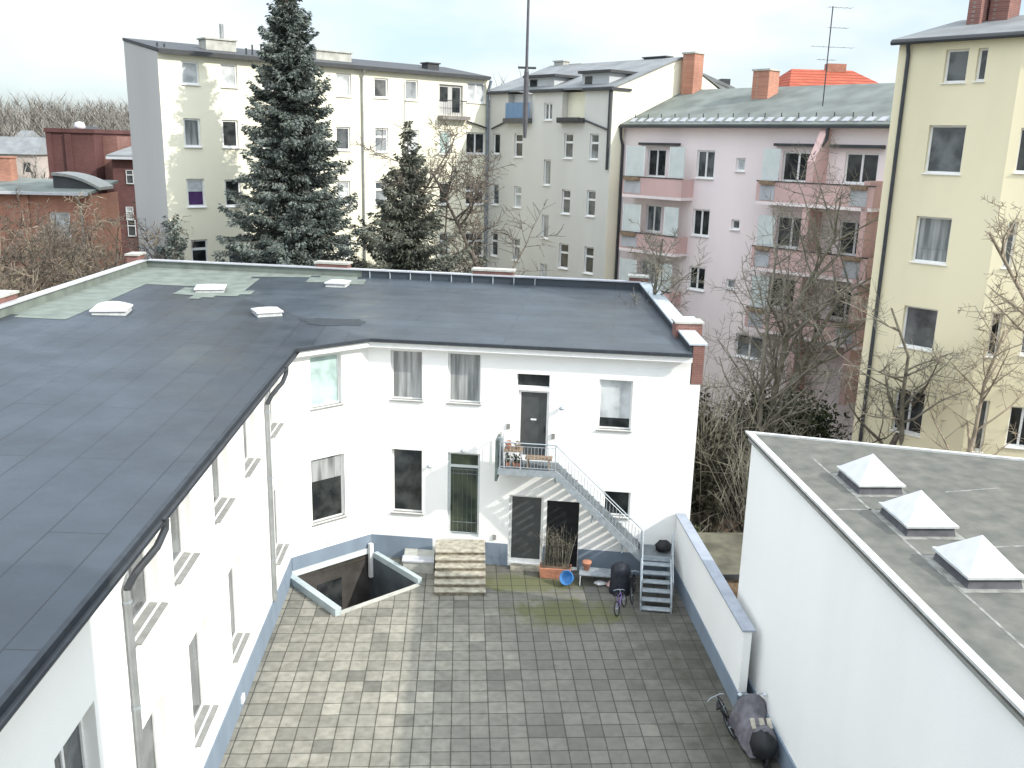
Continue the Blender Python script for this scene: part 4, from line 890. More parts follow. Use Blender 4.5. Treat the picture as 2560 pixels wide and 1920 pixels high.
mb = MB(); mb.fbox(FCr, -.05, uIC-.2, .303, .42, zev-.08, zev+.12); Cb.part('gutter', mb, 'darkm')
for px in (905,): 
    u = FCr.hit(px, 300)[0]; Cb.part('downpipe', MB().tube([FCr(u, .36, zev-.05), FCr(u, .1, zev-.5), FCr(u, .08, 0)], .07, 6), 'zinc')
cor = Cb.part('downpipe', MB().tube([FCr(uIC-.12, .45, zev-.1), FCr(uIC-.12, .12, zev-.8), FCr(uIC-.12, .12, 0)], .11, 6), mat('blue_grey_pipe', (.22, .25, .28), .5, .1, 3))
def roofbox(T_, F, px0, px1, py0, n0, n1, z0, m_, cap=True, name='chimney'):
    u0 = F.hit(px0, py0, (n0+n1)/2)[0]; u1 = F.hit(px1, py0, (n0+n1)/2)[0]; z1 = F.hit((px0+px1)/2, py0, (n0+n1)/2)[1]
    c_ = T_.part(name, MB().fbox(F, u0, u1, n0, n1, z0, z1-.08), m_)
    if cap: T_.part('cap', MB().fbox(F, u0-.08, u1+.08, n0-.08, n1+.08, z1-.078, z1), 'concrete' if m_ != 'darkm' else 'darkm', c_)
    return c_
roofbox(Cb, FCr, 505, 580, 98, -2.6, -1.6, zev+.1, 'concrete'); roofbox(Cb, FCr, 780, 868, 128, -2.6, -1.6, zev+.1, 'concrete'); roofbox(Cb, FCr, 1062, 1090, 157, -2.2, -1.5, zev+.1, 'darkm')
u, z = FCr.hit(553, 60, -2.0); z0 = FCr.hit(553, 98, -2)[1]; Cb.part('flue', MB().tube([FCr(u, -2, z0-.1), FCr(u, -2, z)], .12, 8), 'zinc')
mb = MB()
for px, py in ((392, 106), (410, 109), (615, 120), (630, 112), (652, 114)):
    u, z = FCr.hit(px, py, -.6); mb.tube([FCr(u, -.6, zev), FCr(u, -.6, z)], .05, 5)
Cb.part('vent_pipe', mb, 'darkm')
# grey wing
FGy = Frame(IC, 141.5)
uGE = FGy.hit(1530, 300)[0]; zsl = FGy.hit(1450, 300)[1]; zeg = FGy.hit(1350, 232)[1]
Gy = Thing('apartment_building', 'grey rendered wing with stepped attic bays joined to the cream block', 'building', IC)
rects = [((1233, 333, 1250, 385), 's', 'g_mid'), ((1286, 334, 1306, 393), 't', 'g_mid'), ((1360, 257, 1380, 326), 'd', 'g_mid'), ((1410, 333, 1432, 396), 't', 'g_mid'), ((1474, 334, 1496, 399), 't', 'g_dark'), ((1359, 399, 1376, 463), 's', 'g_curtain'),
 ((1230, 460, 1247, 512), 's', 'g_dark'), ((1285, 466, 1303, 519), 't', 'g_dark'), ((1404, 474, 1425, 535), 't', 'g_mid'), ((1466, 476, 1488, 541), 't', 'g_mid'), ((1354, 537, 1371, 596), 's', 'g_curtain'),
 ((1227, 581, 1244, 640), 't', 'g_mid'), ((1281, 596, 1299, 651), 't', 'g_mid'), ((1397, 609, 1420, 671), 't', 'g_mid'), ((1460, 617, 1483, 684), 't', 'g_dark'), ((1350, 660, 1367, 715), 's', 'g_mid'), ((1440, 755, 1462, 800), 't', 'g_dark')]
ops = [FGy.rect(*r[0]) for r in rects]
ub = [FGy.hit(px, 270)[0] for px in (1224, 1270, 1330, 1405, 1462, 1530)]
# the bay wall (third strip) carries the tall top window; walls up to slab height elsewhere
mb = MB(); opened(mb, FGy, uGE, 0, zsl, [o for o in ops if o[3] < zsl], .14)
bay = [o for o in ops if o[3] >= zsl]
def clip(o): return [o[0], o[1], o[2], o[3]]
opened(mb, FGy, ub[1], zsl, zeg, [], u_start=ub[0]); opened(mb, FGy, ub[3], zsl, zeg, [(o[0], o[1], max(o[2], zsl+.001), o[3]) for o in bay], .14, u_start=ub[2]); opened(mb, FGy, uGE, zsl, zeg, [], u_start=ub[4])
for k in (1, 2, 3, 4): mb.quad(FGy(ub[k], 0, zsl), FGy(ub[k], -1.6, zsl), FGy(ub[k], -1.6, zeg), FGy(ub[k], 0, zeg))
Gy.part('wall', mb, 'greyr')
for (r, st_, pn), o in zip(rects, ops):
    if o[3] >= zsl: o = [o[0], o[1], max(o[2], zsl+.001), o[3]]
    window(Gy, FGy, o, st_, pn, d=.14, fw_=.09, sn=.08, sill='frame')
mb = MB()
for k in (0, 2, 4): mb.fbox(FGy, ub[k]-.05, ub[k+1]+.15, -1.5, .25, zeg+.003, zeg+.16)
Gy.part('eave', mb, 'darkm')
for k, m_ in ((1, 'bluec'), (3, 'cream')):
    b_ = Gy.part('balcony', MB().fbox(FGy, ub[k]-.05, ub[k+1]+.05, -.02, .4, zsl-.18, zsl+.12), mat('dark_balcony_slab', (.10, .10, .10), .7, .1, 3))
    mb = MB(); mb.fbox(FGy, ub[k]+.02, ub[k+1]-.02, -.6, -.5, zsl+.13, zeg-.0); Gy.part('recess_wall', mb, 'cream' if k == 3 else 'frame', b_)
    if k == 1: Gy.part('balcony_screen', MB().fbox(FGy, ub[k]+.02, ub[k+1]-.02, .2, .24, zsl+.125, zsl+1.1), 'bluec', b_)
    else: Gy.part('balcony_screen', MB().fbox(FGy, ub[k]+.0, ub[k+1]-.0, .42, .46, zsl-.1, zsl+.14), 'darkm', b_)
# roof slope, ridge, dormers
dG = 9.5; zri = FGy.hit(1700, 163, -6.5)[1]; zri = zeg+2.3
mb = MB(); mb.hexa([FGy(-.3, .05, zeg+.10), FGy(uGE+.1, .05, zeg+.10), FGy(uGE+.1, -6.0, zri-.1), FGy(-.3, -6.0, zri-.1), FGy(-.3, .05, zeg+.22), FGy(uGE+.1, .05, zeg+.22), FGy(uGE+.1, -6.0, zri), FGy(-.3, -6.0, zri)])
mb.hexa([FGy(-.3, -6.0, zri-.1), FGy(uGE+.1, -6, zri-.1), FGy(uGE+.1, -12, zeg), FGy(-.3, -12, zeg), FGy(-.3, -6.0, zri), FGy(uGE+.1, -6, zri), FGy(uGE+.1, -12, zeg+.1), FGy(-.3, -12, zeg+.1)])
mb_roof = mb; Gy.part('roof', mb, 'roofgr')
for px0, px1, py1, py0 in ((1318, 1386, 194, 222), (1456, 1524, 183, 219)):
    n0 = -.6; u0 = FGy.hit(px0, py1, n0)[0]; u1 = FGy.hit(px1, py1, n0)[0]; z1 = FGy.hit((px0+px1)/2, py1, n0)[1]
    dm = Gy.part('dormer', MB().fbox(FGy, u0, u1, -4.0, n0, zeg+.15, z1), mat('pale_grey_dormer', (.44, .46, .47), .7, .08, 1))
    Gy.part('dormer_roof', MB().fbox(FGy, u0-.15, u1+.3, -4.1, n0+.25, z1+.003, z1+.16), 'darkm', dm)
    wz = (z1+zeg)/2+.12; Gy.part('pane', MB().fbox(FGy, u0+(u1-u0)*.12, u0+(u1-u0)*.38, n0+.004, n0+.03, wz-.25, wz+.25), 'g_dark', dm)
# party wall on the right end, sunlit cream, rising with the roof
FPW = Frame(FGy(uGE, 0, 0), 52.5); 
mbp = MB()
ends = FGy(uGE, 0, 0)
def PW(n_, z): return FGy(uGE, -n_, z)
mbp.quad(PW(0, 0), PW(12, 0), PW(12, zeg-.2), PW(6.2, zri-.1), PW(0, zeg+.2)); Gy.part('party_wall', mbp, 'cream', label='sunlit cream party wall')
def pipe(F, pts, m_='zinc', r=.06, T_=Gy, nm='downpipe'):
    T_.part(nm, MB().tube([F(*F_) for F_ in pts], r, 5), m_)
uu = [FGy.hit(*p) for p in ((1232, 322), (1270, 303), (1464, 300), (1530, 325))]
pipe(FGy, [(uu[1][0], .1, uu[1][1]), (uu[0][0], .1, uu[0][1])], 'darkm'); pipe(FGy, [(uu[2][0], .1, uu[2][1]), (uu[3][0]-.2, .1, uu[3][1])], 'darkm'); pipe(FGy, [(uGE-.15, .1, zeg), (uGE-.15, .1, FGy.hit(1528, 425)[1])], 'darkm', .09)
uu = [FCr.hit(*p) for p in ((1165, 303), (1218, 322))]; Cb.part('downpipe', MB().tube([FCr(uu[0][0], .1, uu[0][1]), FCr(uu[1][0], .14, uu[1][1])], .06, 5), 'darkm')
# chimneys on the grey wing
for px0, px1, py in ((1393, 1416, 152), (1434, 1460, 160)):
    roofbox(Gy, FGy, px0, px1, py, -6.6, -6.0, zri-.3, 'concrete')
roofbox(Gy, FGy, 1617, 1672, 142, -6.6, -6.0, zri-.4, 'darkm')
# ================================================================== PINK BLOCK WITH BALCONIES
def hitpw(px, py):
    r = ray(px, py); e = ends; d_ = -FGy.n; k = r.x/r.y; t_ = (k*e.y-e.x)/(d_.x-k*d_.y); return e+d_*t_
PK = hitpw(1556, 400); FP = Frame(PK, 141.5)
zpe = FP.hit(1700, 320)[1]; LP = FP.hit(2218, 320)[0]+4.0
Pk = Thing('apartment_building', 'pink apartment block with dusky pink balconies and a green grey roof', 'building', PK)
rects = [((1741, 376, 1786, 446), 'd', 'g_mid'), ((1731, 523, 1773, 590), 'd', 'g_dark'), ((1721, 667, 1762, 725), 'd', 'g_dark'), ((1840, 395, 1863, 428), 's', 'g_dark'), ((1828, 549, 1849, 574), 's', 'g_dark'), ((1815, 698, 1836, 722), 's', 'g_dark'), ((1838, 838, 1906, 896), 'd', 'g_dark')]
rcA = [((1618, 372, 1664, 442), 'd', 'g_mid'), ((1614, 512, 1652, 580), 'd', 'g_dark'), ((1600, 650, 1636, 710), 'd', 'g_dark')]
rcD = [((1955, 379, 2034, 455), 'd', 'g_dark'), ((1940, 541, 2014, 620), 'd', 'g_dark'), ((1921, 694, 1992, 772), 'd', 'g_dark'), ((2111, 382, 2195, 460), 'd', 'g_dark'), ((2096, 553, 2175, 640), 'd', 'g_dark'), ((2075, 720, 2150, 800), 'd', 'g_dark')]
allr = rects+rcA+rcD; ops = [FP.rect(*r[0]) for r in allr]
mb = MB(); opened(mb, FP, LP, 0, zpe, ops, .14); Pk.part('wall', mb, 'pink')
for (r, st_, pn), o in zip(allr, ops): window(Pk, FP, o, st_, pn, d=.14, fw_=.09, sn=.09, sill='frame')
# eave, cornice, gutter, roof
mb = MB(); mb.fbox(FP, .0, LP, .003, .35, zpe-.02, zpe+.1); Pk.part('cornice', mb, 'pink')
Pk.part('gutter', MB().fbox(FP, -.1, LP, .353, .5, zpe+.0, zpe+.13), 'darkm')
RD = 5.6; zrg = FP.hit(2000, 215, -RD)[1]
mb = MB(); mb.hexa([FP(0, .4, zpe+.11), FP(LP, .4, zpe+.11), FP(LP, -RD, zrg-.1), FP(0, -RD, zrg-.1), FP(0, .4, zpe+.2), FP(LP, .4, zpe+.2), FP(LP, -RD, zrg), FP(0, -RD, zrg)])
mb.hexa([FP(0, -RD, zrg-.1), FP(LP, -RD, zrg-.1), FP(LP, -RD*2, zpe), FP(0, -RD*2, zpe), FP(0, -RD, zrg), FP(LP, -RD, zrg), FP(LP, -RD*2, zpe+.1), FP(0, -RD*2, zpe+.1)])
Pk.part('roof', mb, 'roofg')
def onroof(u, n): return zpe+.2+(zrg-zpe-.2)*(.4-n)/(RD+.4)
mb = MB(); k = .5
while k < LP-.3:
    z = onroof(0, -.1); mb.hexa([FP(k, .1, onroof(0, .1)), FP(k+.35, .1, onroof(0, .1)), FP(k+.35, -.1, z), FP(k, -.1, z), FP(k, .12, onroof(0, .1)+.05), FP(k+.35, .12, onroof(0, .1)+.05), FP(k+.5, -.05, z+.17), FP(k+.15, -.05, z+.17)])
    k += .62
Pk.part('snow_guard', mb, 'capl')
mb = MB(); k = .4
while k < LP-.3: mb.tube([FP(k, -.5, onroof(0, -.5)), FP(k, -.5, onroof(0, -.5)+.25)], .03, 4); k += 1.0
Pk.part('snow_hook', mb, 'darkm')
def chim(px0, px1, py0, py1, n_, dpt, T_=Pk, F=FP):
    u0 = F.hit(px0, py1, n_)[0]; u1 = F.hit(px1, py1, n_)[0]; z1 = F.hit((px0+px1)/2, py0, n_)[1]; um = (u0+u1)/2; w_ = (u1-u0)
    c_ = T_.part('chimney', MB().fbox(F, um-w_*.30, um+w_*.30, n_-dpt/2, n_+dpt/2, F.hit(px0, py1, n_)[1]-1.0, z1-.1), 'brick_or'); T_.part('cap', MB().fbox(F, um-w_*.30-.06, um+w_*.30+.06, n_-dpt/2-.06, n_+dpt/2+.06, z1-.098, z1), 'concrete', c_)
chim(1704, 1752, 132, 228, -RD+.4, .9); chim(1876, 1943, 174, 262, -RD+1.6, 1.0)
# balconies: left stack (recessed look with screens), right stack (long, with brick pier)
pinkrows = [(0, 445, 497), (1, 586, 637), (2, 706, 760)]
def balc(x0, x1, yt, yb, proj, T_=Pk, screens=(), label=None):
    u0 = FP.hit(x0, (yt+yb)/2, proj)[0]; u1 = FP.hit(x1, (yt+yb)/2, proj)[0]; um_px = (x0+x1)/2; zt_ = FP.hit(um_px, yt, proj)[1]; zb = FP.hit(um_px, yb, proj)[1]
    mb = MB(); mb.fbox(FP, u0, u1, .003, proj, zb, zb+.16); b_ = T_.part('balcony', mb, 'frame' if False else 'pink')
    mb = MB(); mb.fbox(FP, u0, u1, proj-.09, proj-.003, zb+.163, zt_); mb.fbox(FP, u0, u0+.09, .003, proj-.093, zb+.163, zt_); mb.fbox(FP, u1-.09, u1, .003, proj-.093, zb+.163, zt_); T_.part('parapet', mb, 'pinkd', b_)
    mb = MB(); mb.fbox(FP, u0-.02, u1+.02, proj-.12, proj+.03, zt_+.003, zt_+.05); T_.part('handrail', mb, 'darkm', b_)
    return b_, u0, u1, zb, zt_
for (yt, yb, ys, xa, xb) in ((445, 497, 366, 1556, 1703), (586, 634, 512, 1548, 1688), (722, 770, 650, 1540, 1672)):
    b_, u0, u1, zb, zt_ = balc(xa, xb, yt, yb, 1.1)
    zs = FP.hit((xa+xb)/2, ys, .6)[1]
    mb = MB(); mb.fbox(FP, u0+.05, u0+(u1-u0)*.32, .9, .93, zt_+.06, zs); mb.fbox(FP, u1-(u1-u0)*.24, u1-.05, .9, .93, zt_+.06, zs); Pk.part('glass_screen', mb, 'screen', b_)
    mb = MB(); mb.fbox(FP, u0+.03, u0+.08, .9, .96, zt_+.06, zs+.05); mb.fbox(FP, u0+(u1-u0)*.32, u0+(u1-u0)*.32+.05, .9, .95, zt_+.06, zs); mb.fbox(FP, u1-(u1-u0)*.24-.05, u1-(u1-u0)*.24, .9, .95, zt_+.06, zs); Pk.part('screen_post', mb, 'frame', b_)
    Pk.part('flower_box', MB().fbox(FP, u0+.15, u0+(u1-u0)*.3, 1.1, 1.28, zt_-.18, zt_+.02), 'wood', b_)
    Pk.part('flyer_panel', MB().fbox(FP, u0+.12, u0+(u1-u0)*.32, 1.103, 1.12, zb+.25, zt_-.22), 'capl', b_)
Pk.part('awning', MB().fbox(FP, FP.hit(1604, 358)[0], FP.hit(1702, 358)[0], .003, .3, FP.hit(1650, 358)[1]-.12, FP.hit(1650, 358)[1]+.02), 'darkm')
Pk.part('awning', MB().fbox(FP, FP.hit(1942, 360)[0], FP.hit(2044, 360)[0], .003, .3, FP.hit(1990, 360)[1]-.12, FP.hit(1990, 360)[1]+.02), 'darkm')
Pk.part('awning', MB().fbox(FP, FP.hit(2082, 363)[0], FP.hit(2215, 363)[0], .003, .3, FP.hit(2140, 363)[1]-.14, FP.hit(2140, 363)[1]+.02), 'darkm')
for (yt, yb, ys, xa, xb) in ((460, 520, 374, 1889, 2184), (631, 693, 545, 1876, 2166), (792, 850, 700, 1860, 2150)):
    b_, u0, u1, zb, zt_ = balc(xa, xb, yt, yb, 1.3)
    zs = FP.hit((xa+xb)/2, ys, .6)[1]
    mb = MB(); mb.fbox(FP, u0+.1, u0+(u1-u0)*.17, 1.05, 1.08, zt_+.06, zs); Pk.part('glass_screen', mb, 'screen', b_)
    for k in (.02, .8): Pk.part('flyer_panel', MB().fbox(FP, u0+(u1-u0)*(k+.0)+.1, u0+(u1-u0)*(k+.15), 1.303, 1.32, zb+.22, zt_-.2), 'capl', b_); Pk.part('flower_box', MB().fbox(FP, u0+(u1-u0)*(k+.02), u0+(u1-u0)*(k+.15), 1.303, 1.48, zt_-.14, zt_+.04), 'wood', b_)
# brick pier between the two halves of the right balconies
u0 = FP.hit(2050, 430)[0]; mb = MB(); mb.fbox(FP, u0, u0+.38, .003, 1.25, 3.0, zpe-1.6); mb.hexa([FP(u0, 1.25, zpe-1.598), FP(u0+.38, 1.25, zpe-1.598), FP(u0+.38, .003, zpe-1.598), FP(u0, .003, zpe-1.598), FP(u0, .32, zpe-.02), FP(u0+.38, .32, zpe-.02), FP(u0+.38, .003, zpe-.02), FP(u0, .003, zpe-.02)]); Pk.part('dividing_wall', mb, 'pinkd')
u0 = FP.hit(2192, 480)[0]; Pk.part('dividing_wall', MB().fbox(FP, u0, u0+.3, .003, 1.3, 3.0, zpe-2.4), 'pinkd')
u0 = .12; Pk.part('downpipe', MB().tube([FP(u0, .42, zpe), FP(u0-.1, .25, zpe-.6), FP(u0-.05, .12, zpe-1), FP(u0-.05, .12, 0)], .09, 6), 'darkm')
u0 = FP.hit(2080, 330)[0]; Pk.part('downpipe', MB().tube([FP(u0, .42, zpe+.05), FP(u0, .42, zpe-.5), FP(u0-.25, 1.0, zpe-1.3)], .09, 6), 'darkm')
# aerial on the pink roof
ua, za = FP.hit(2060, 232, -2.2); zt2 = FP.hit(2066, 17, -2.2)[1]
q = Thing('roof_aerial', 'tall thin television aerial mast standing on the green roof of the pink block', 'aerial', FP(ua, -2.2, onroof(0, -2.2)))
q.part('mast', MB().tube([FP(ua, -2.2, onroof(0, -2.2)-.05), FP(ua, -2.2, zt2)], .03, 6), 'darkm')
for py, w0, w1 in ((20, -.2, 1.0), (70, -.1, .9), (118, -.9, 1.3), (150, -.5, .4)):
    z = FP.hit(2062, py, -2.2)[1]; a_ = azd(85); b_ = FP(ua, -2.2, z); mb = MB(); mb.tube([b_+a_*w0, b_+a_*w1], .016, 4)
    for k in range(5): p = b_+a_*(w0+(w1-w0)*k/4); nn_ = azd(-5)*.22; mb.tube([p-nn_, p+nn_], .01, 3)
    q.part('antenna', mb, 'zinc')
# mast in front of the grey wing, standing off the facade
ym = 56.5; xm = atY(1313, ym, 300)
rz_ = lambda px, py: (lambda r: H+r.z/r.y*ym)(ray(px, py))
q = Thing('antenna_mast', 'very tall dark antenna mast with short cross bar rising past the grey wing', 'mast', (xm, ym, rz_(1311, 345)))
q.part('mast', MB().tube([(xm, ym, rz_(1311, 345)), (xm, ym, rz_(1309, 300)), (xm, ym, rz_(1306, 180)), (xm, ym, rz_(1303, 168)), (xm, ym, rz_(1295, -60))], [.09, .16, .14, .085, .07], 8), mat('blue_grey_mast', (.09, .09, .10), .5, .1, 3))
z = rz_(1306, 169); q.part('cross_bar', MB().tube([(xm-.5, ym, z), (xm+.55, ym, z)], .07, 6), 'darkm')
q.part('bracket', MB().tube([(xm, ym, rz_(1311, 320)), (xm+.2, ym+4.2, rz_(1311, 320))], .05, 5), 'darkm')
# ================================================================== YELLOW BLOCK ON THE RIGHT
zty = 19.0; r = ray(2250, 107); t_ = (zty-H)/r.z; TY = Vector((r.x*t_, r.y*t_, 0)); FY = Frame(TY, 141.0)
uK = FY.hit(2500, 500)[0]
Yb = Thing('apartment_building', 'tall pale yellow apartment block with a grey roof and brick chimneys at the right edge', 'building', TY)
# facade left edge sits a little right of the eave corner; kink to the second face
uS = FY.hit(2215, 360)[0]*0
K0 = FY(uK, 0, 0); FY2 = Frame(K0, 109.0)
rects = [((2361, 123, 2418, 206), 's', 'g_mid'), ((2441, 120, 2466, 202), 's', 'g_mid'), ((2316, 313, 2408, 434), 's', 'g_mid'), ((2284, 542, 2373, 658), 's', 'g_curtain'), ((2254, 768, 2339, 872), 's', 'g_mid'), ((2232, 974, 2308, 1084), 'd', 'g_dark')]
ops = [FY.rect(*r_[0]) for r_ in rects]
r2 = [((2514, 554, 2538, 670), 's', 'g_mid'), ((2474, 782, 2501, 892), 's', 'g_dark'), ((2442, 1000, 2466, 1130), 's', 'g_mid'), ((2545, 320, 2600, 432), 's', 'g_dark'), ((2519, 1018, 2590, 1120), 'd', 'g_dark'), ((2556, 800, 2610, 890), 's', 'g_mid'), ((2585, 560, 2640, 660), 's', 'g_mid')]
ops2 = [FY2.rect(*r_[0]) for r_ in r2]
mb = MB(); opened(mb, FY, uK, 0, zty, ops, .2); opened(mb, FY2, 9, 0, zty, ops2, .2)
mb.quad(FY(0, -10, 0), FY(0, 0, 0), FY(0, 0, zty), FY(0, -10, zty)); Yb.part('wall', mb, 'yellow')
for (r_, st_, pn), o in zip(rects, ops): window(Yb, FY, o, st_, pn, d=.2, fw_=.07, sn=.05, sill='frame', blind=(.72, 'g_curtain') if pn == 'g_curtain' else None)
for (r_, st_, pn), o in zip(r2, ops2): window(Yb, FY2, o, st_, pn, d=.2, fw_=.07, sn=.05, sill='frame')
ov = .25; pts = [FY(-.2, .0, 0)+FY.n*ov, K0+(FY.n+FY2.n).normalized()*ov, FY2(9, ov, 0)]; bk = [FY(-.2, -3.2, 0), K0-FY.n*3.2+FY.a*1.5, FY2(9, -3.2, 0)]
mb = MB()
for k in range(2):
    a, b, c, d = pts[k], pts[k+1], bk[k+1], bk[k]; z0, z1 = zty, zty+1.05
    ins_ = lambda p, z: Vector((p.x, p.y, z)); sh = FY.a*.9 if k == 0 else Vector((0, 0, 0))
    mb.hexa([ins_(a, z0), ins_(b, z0), ins_(c, z0), ins_(d, z0), ins_(a, z0+.1), ins_(b, z0+.1), ins_(c, z1), ins_(d+sh, z1)])
Yb.part('roof', mb, 'roofgr')
mb = MB(); mb.tube([Vector((p.x, p.y, zty-.02)) for p in pts], .09, 6); Yb.part('gutter', mb, 'darkm')
mb = MB(); u0 = .42; mb.tube([FY(u0, .25, zty-.05), FY(u0, .1, zty-.45), FY(u0, .1, 0)], .07, 6); Yb.part('downpipe', mb, 'dpipe')
mb = MB()
for (px0, px1, n_, wd_) in ((2424, 2468, -2.4, .5), (2474, 2540, -2.9, .5)):
    u0 = FY.hit(px0, 60, n_)[0]; u1 = FY.hit(px1, 60, n_)[0]; um = (u0+u1)/2; hw = (u1-u0)*.36
    c_ = Yb.part('chimney', MB().fbox(FY, um-hw, um+hw, n_-wd_, n_+wd_, zty+.4, zty+4.2), 'brick'); Yb.part('cap', MB().fbox(FY, um-hw-.06, um+hw+.06, n_-wd_-.06, n_+wd_+.06, zty+4.203, zty+4.3), 'concrete', c_)
# ================================================================== BRICK BUILDINGS ON THE LEFT
def px_box(px0, px1, py_top, Y, depth, zmin=0):
    x0, x1 = atY(px0, Y), atY(px1, Y); r = ray((px0+px1)/2, py_top); return x0, x1, H+r.z/r.y*Y
x0, x1, zt_ = px_box(122, 262, 332, 86, 8)
q = Thing('brick_building', 'tall dark red brick block with a flat top left of the cream block', 'building', (x0, 86, 0))
q.part('wall', MB().box(x0, x1-.8, 86, 96, 0, zt_), 'brick_dk'); mb = MB(); mb.box(x0-.15, x1-.65, 85.85, 96, zt_+.003, zt_+.35); q.part('cornice', mb, 'brick_dk')
mb = MB(); xm_ = x0+(x1-x0)*.38
mb.box(xm_-.25, xm_+.25, 85.8, 85.99, 0, zt_-.1); mb.box(x0, x0+.4, 85.8, 85.99, 0, zt_-.1); q.part('pilaster', mb, 'brick_dk')
q.part('chimney', MB().box(x1-.79, x1+.5, 88, 92, 0, zt_-.2), 'brick')
xs_ = atY(190, 87); tag(MB().lathe((xs_, 88.5, zt_+.35), [(.42, 0), (.5, .2), (.38, .55), (.05, .65)], 14).build('satellite_dome', 'dome', smooth=True), 'small white dome on top of the tall dark brick block', 'dome')
x0, x1, zt_ = px_box(262, 372, 388, 84, 8)
q = Thing('brick_building', 'dark brick side wing with grey roof beside the grey gable', 'building', (x0, 84, 0))
q.part('wall', MB().box(x0+.6, x1+3, 84, 95, 0, zt_-.3), 'brick_dk'); mb = MB(); mb.hexa([(x0+.3, 83.6, zt_-.28), (x1+3, 83.6, zt_-.28), (x1+3, 95, zt_+1.0), (x0+.3, 95, zt_+1.0), (x0+.3, 83.6, zt_), (x1+3, 83.6, zt_), (x1+3, 95, zt_+1.3), (x0+.3, 95, zt_+1.3)]); q.part('roof', mb, 'roofgr'); q.part('gutter', MB().box(x0+.3, x1+3, 83.4, 83.597, zt_-.35, zt_-.15), 'capl')
FW = Frame((x0+.6, 84), 90)
for (a, b, c_, e) in ((316, 334, 425, 459), (316, 334, 517, 549), (320, 340, 550, 590)): window(q, FW, FW.rect(a, c_, b, e), 't', 'g_dark', d=-.03, fw_=.05, sn=.1, sill='sillg', fm='alu')
x0, x1, zt_ = px_box(-160, 214, 478, 60, 8)
q = Thing('brick_building', 'low orange red brick building with grey roof and curved flashing at the left edge', 'building', (x0, 60, 0))
FW = Frame((x0, 60), 90); o1 = FW.rect(124, 530, 176, 595); o2 = FW.rect(-60, 530, -10, 595)
mb = MB(); opened(mb, FW, x1-x0, 0, zt_-.15, [o1, o2], .2); mb.quad((x1, 60, 0), (x1, 65, 0), (x1, 65, zt_-.15), (x1, 60, zt_-.15)); q.part('wall', mb, 'brick_or'); window(q, FW, o1, 's', 'g_dark', d=.2, fw_=.12, sill='frame'); window(q, FW, o2, 's', 'g_dark', d=.2, fw_=.12, sill='frame')
mb = MB(); mb.hexa([(x0, 59.6, zt_-.14), (x1+.1, 59.6, zt_-.14), (x1+.1, 65, zt_+.45), (x0, 65, zt_+.45), (x0, 59.6, zt_+.02), (x1+.1, 59.6, zt_+.02), (x1+.1, 65, zt_+.6), (x0, 65, zt_+.6)]); q.part('roof', mb, 'roofg'); q.part('gutter', MB().box(x0, x1+.1, 59.42, 59.597, zt_-.15, zt_+.02), 'capl')
mb = MB(); prev = None
for k in range(9):
    t_ = k/8; xx = x1-2.6+2.9*t_; z = zt_+1.15-.85*t_**2.2; 
    if prev: mb.hexa([(prev[0], 61.0, prev[1]-.18), (xx, 61.0, z-.18), (xx, 63.5, z-.18), (prev[0], 63.5, prev[1]-.18), (prev[0], 61, prev[1]), (xx, 61, z), (xx, 63.5, z), (prev[0], 63.5, prev[1])])
    prev = (xx, z)
q.part('curved_roof', mb, 'sillg'); mb = MB(); prev = None
for k in range(9):
    t_ = k/8; xx = x1-2.6+2.9*t_; z = zt_+.96-.85*t_**2.2
    if prev: mb.quad((prev[0], 61.2, zt_), (xx, 61.2, zt_), (xx, 61.2, z), (prev[0], 61.2, prev[1]))
    prev = (xx, z)
q.part('curved_wall', mb, 'roofd')
a, b = atY(8, 64), atY(33, 64); zc = H+ray(20, 395).z/ray(20, 395).y*64
c_ = q.part('chimney', MB().box(a-.2, b, 63.5, 64.4, zt_, zc), 'brick_or'); q.part('cap', MB().box(a-.26, b+.06, 63.44, 64.46, zc+.003, zc+.1), 'brick_or', c_)
q.part('downpipe', MB().tube([(x1-.6, 59.5, zt_-.1), (x1-.5, 59.9, zt_-.8), (x1-.5, 59.9, 0)], .07, 6), 'zinc')
mb = MB(); mb.box(atY(38, 60), atY(62, 60), 59.85, 59.99, 0, zt_-.2); mb.box(atY(-90, 60), atY(-70, 60), 59.85, 59.99, 0, zt_-.2); q.part('pilaster', mb, 'brick_or')
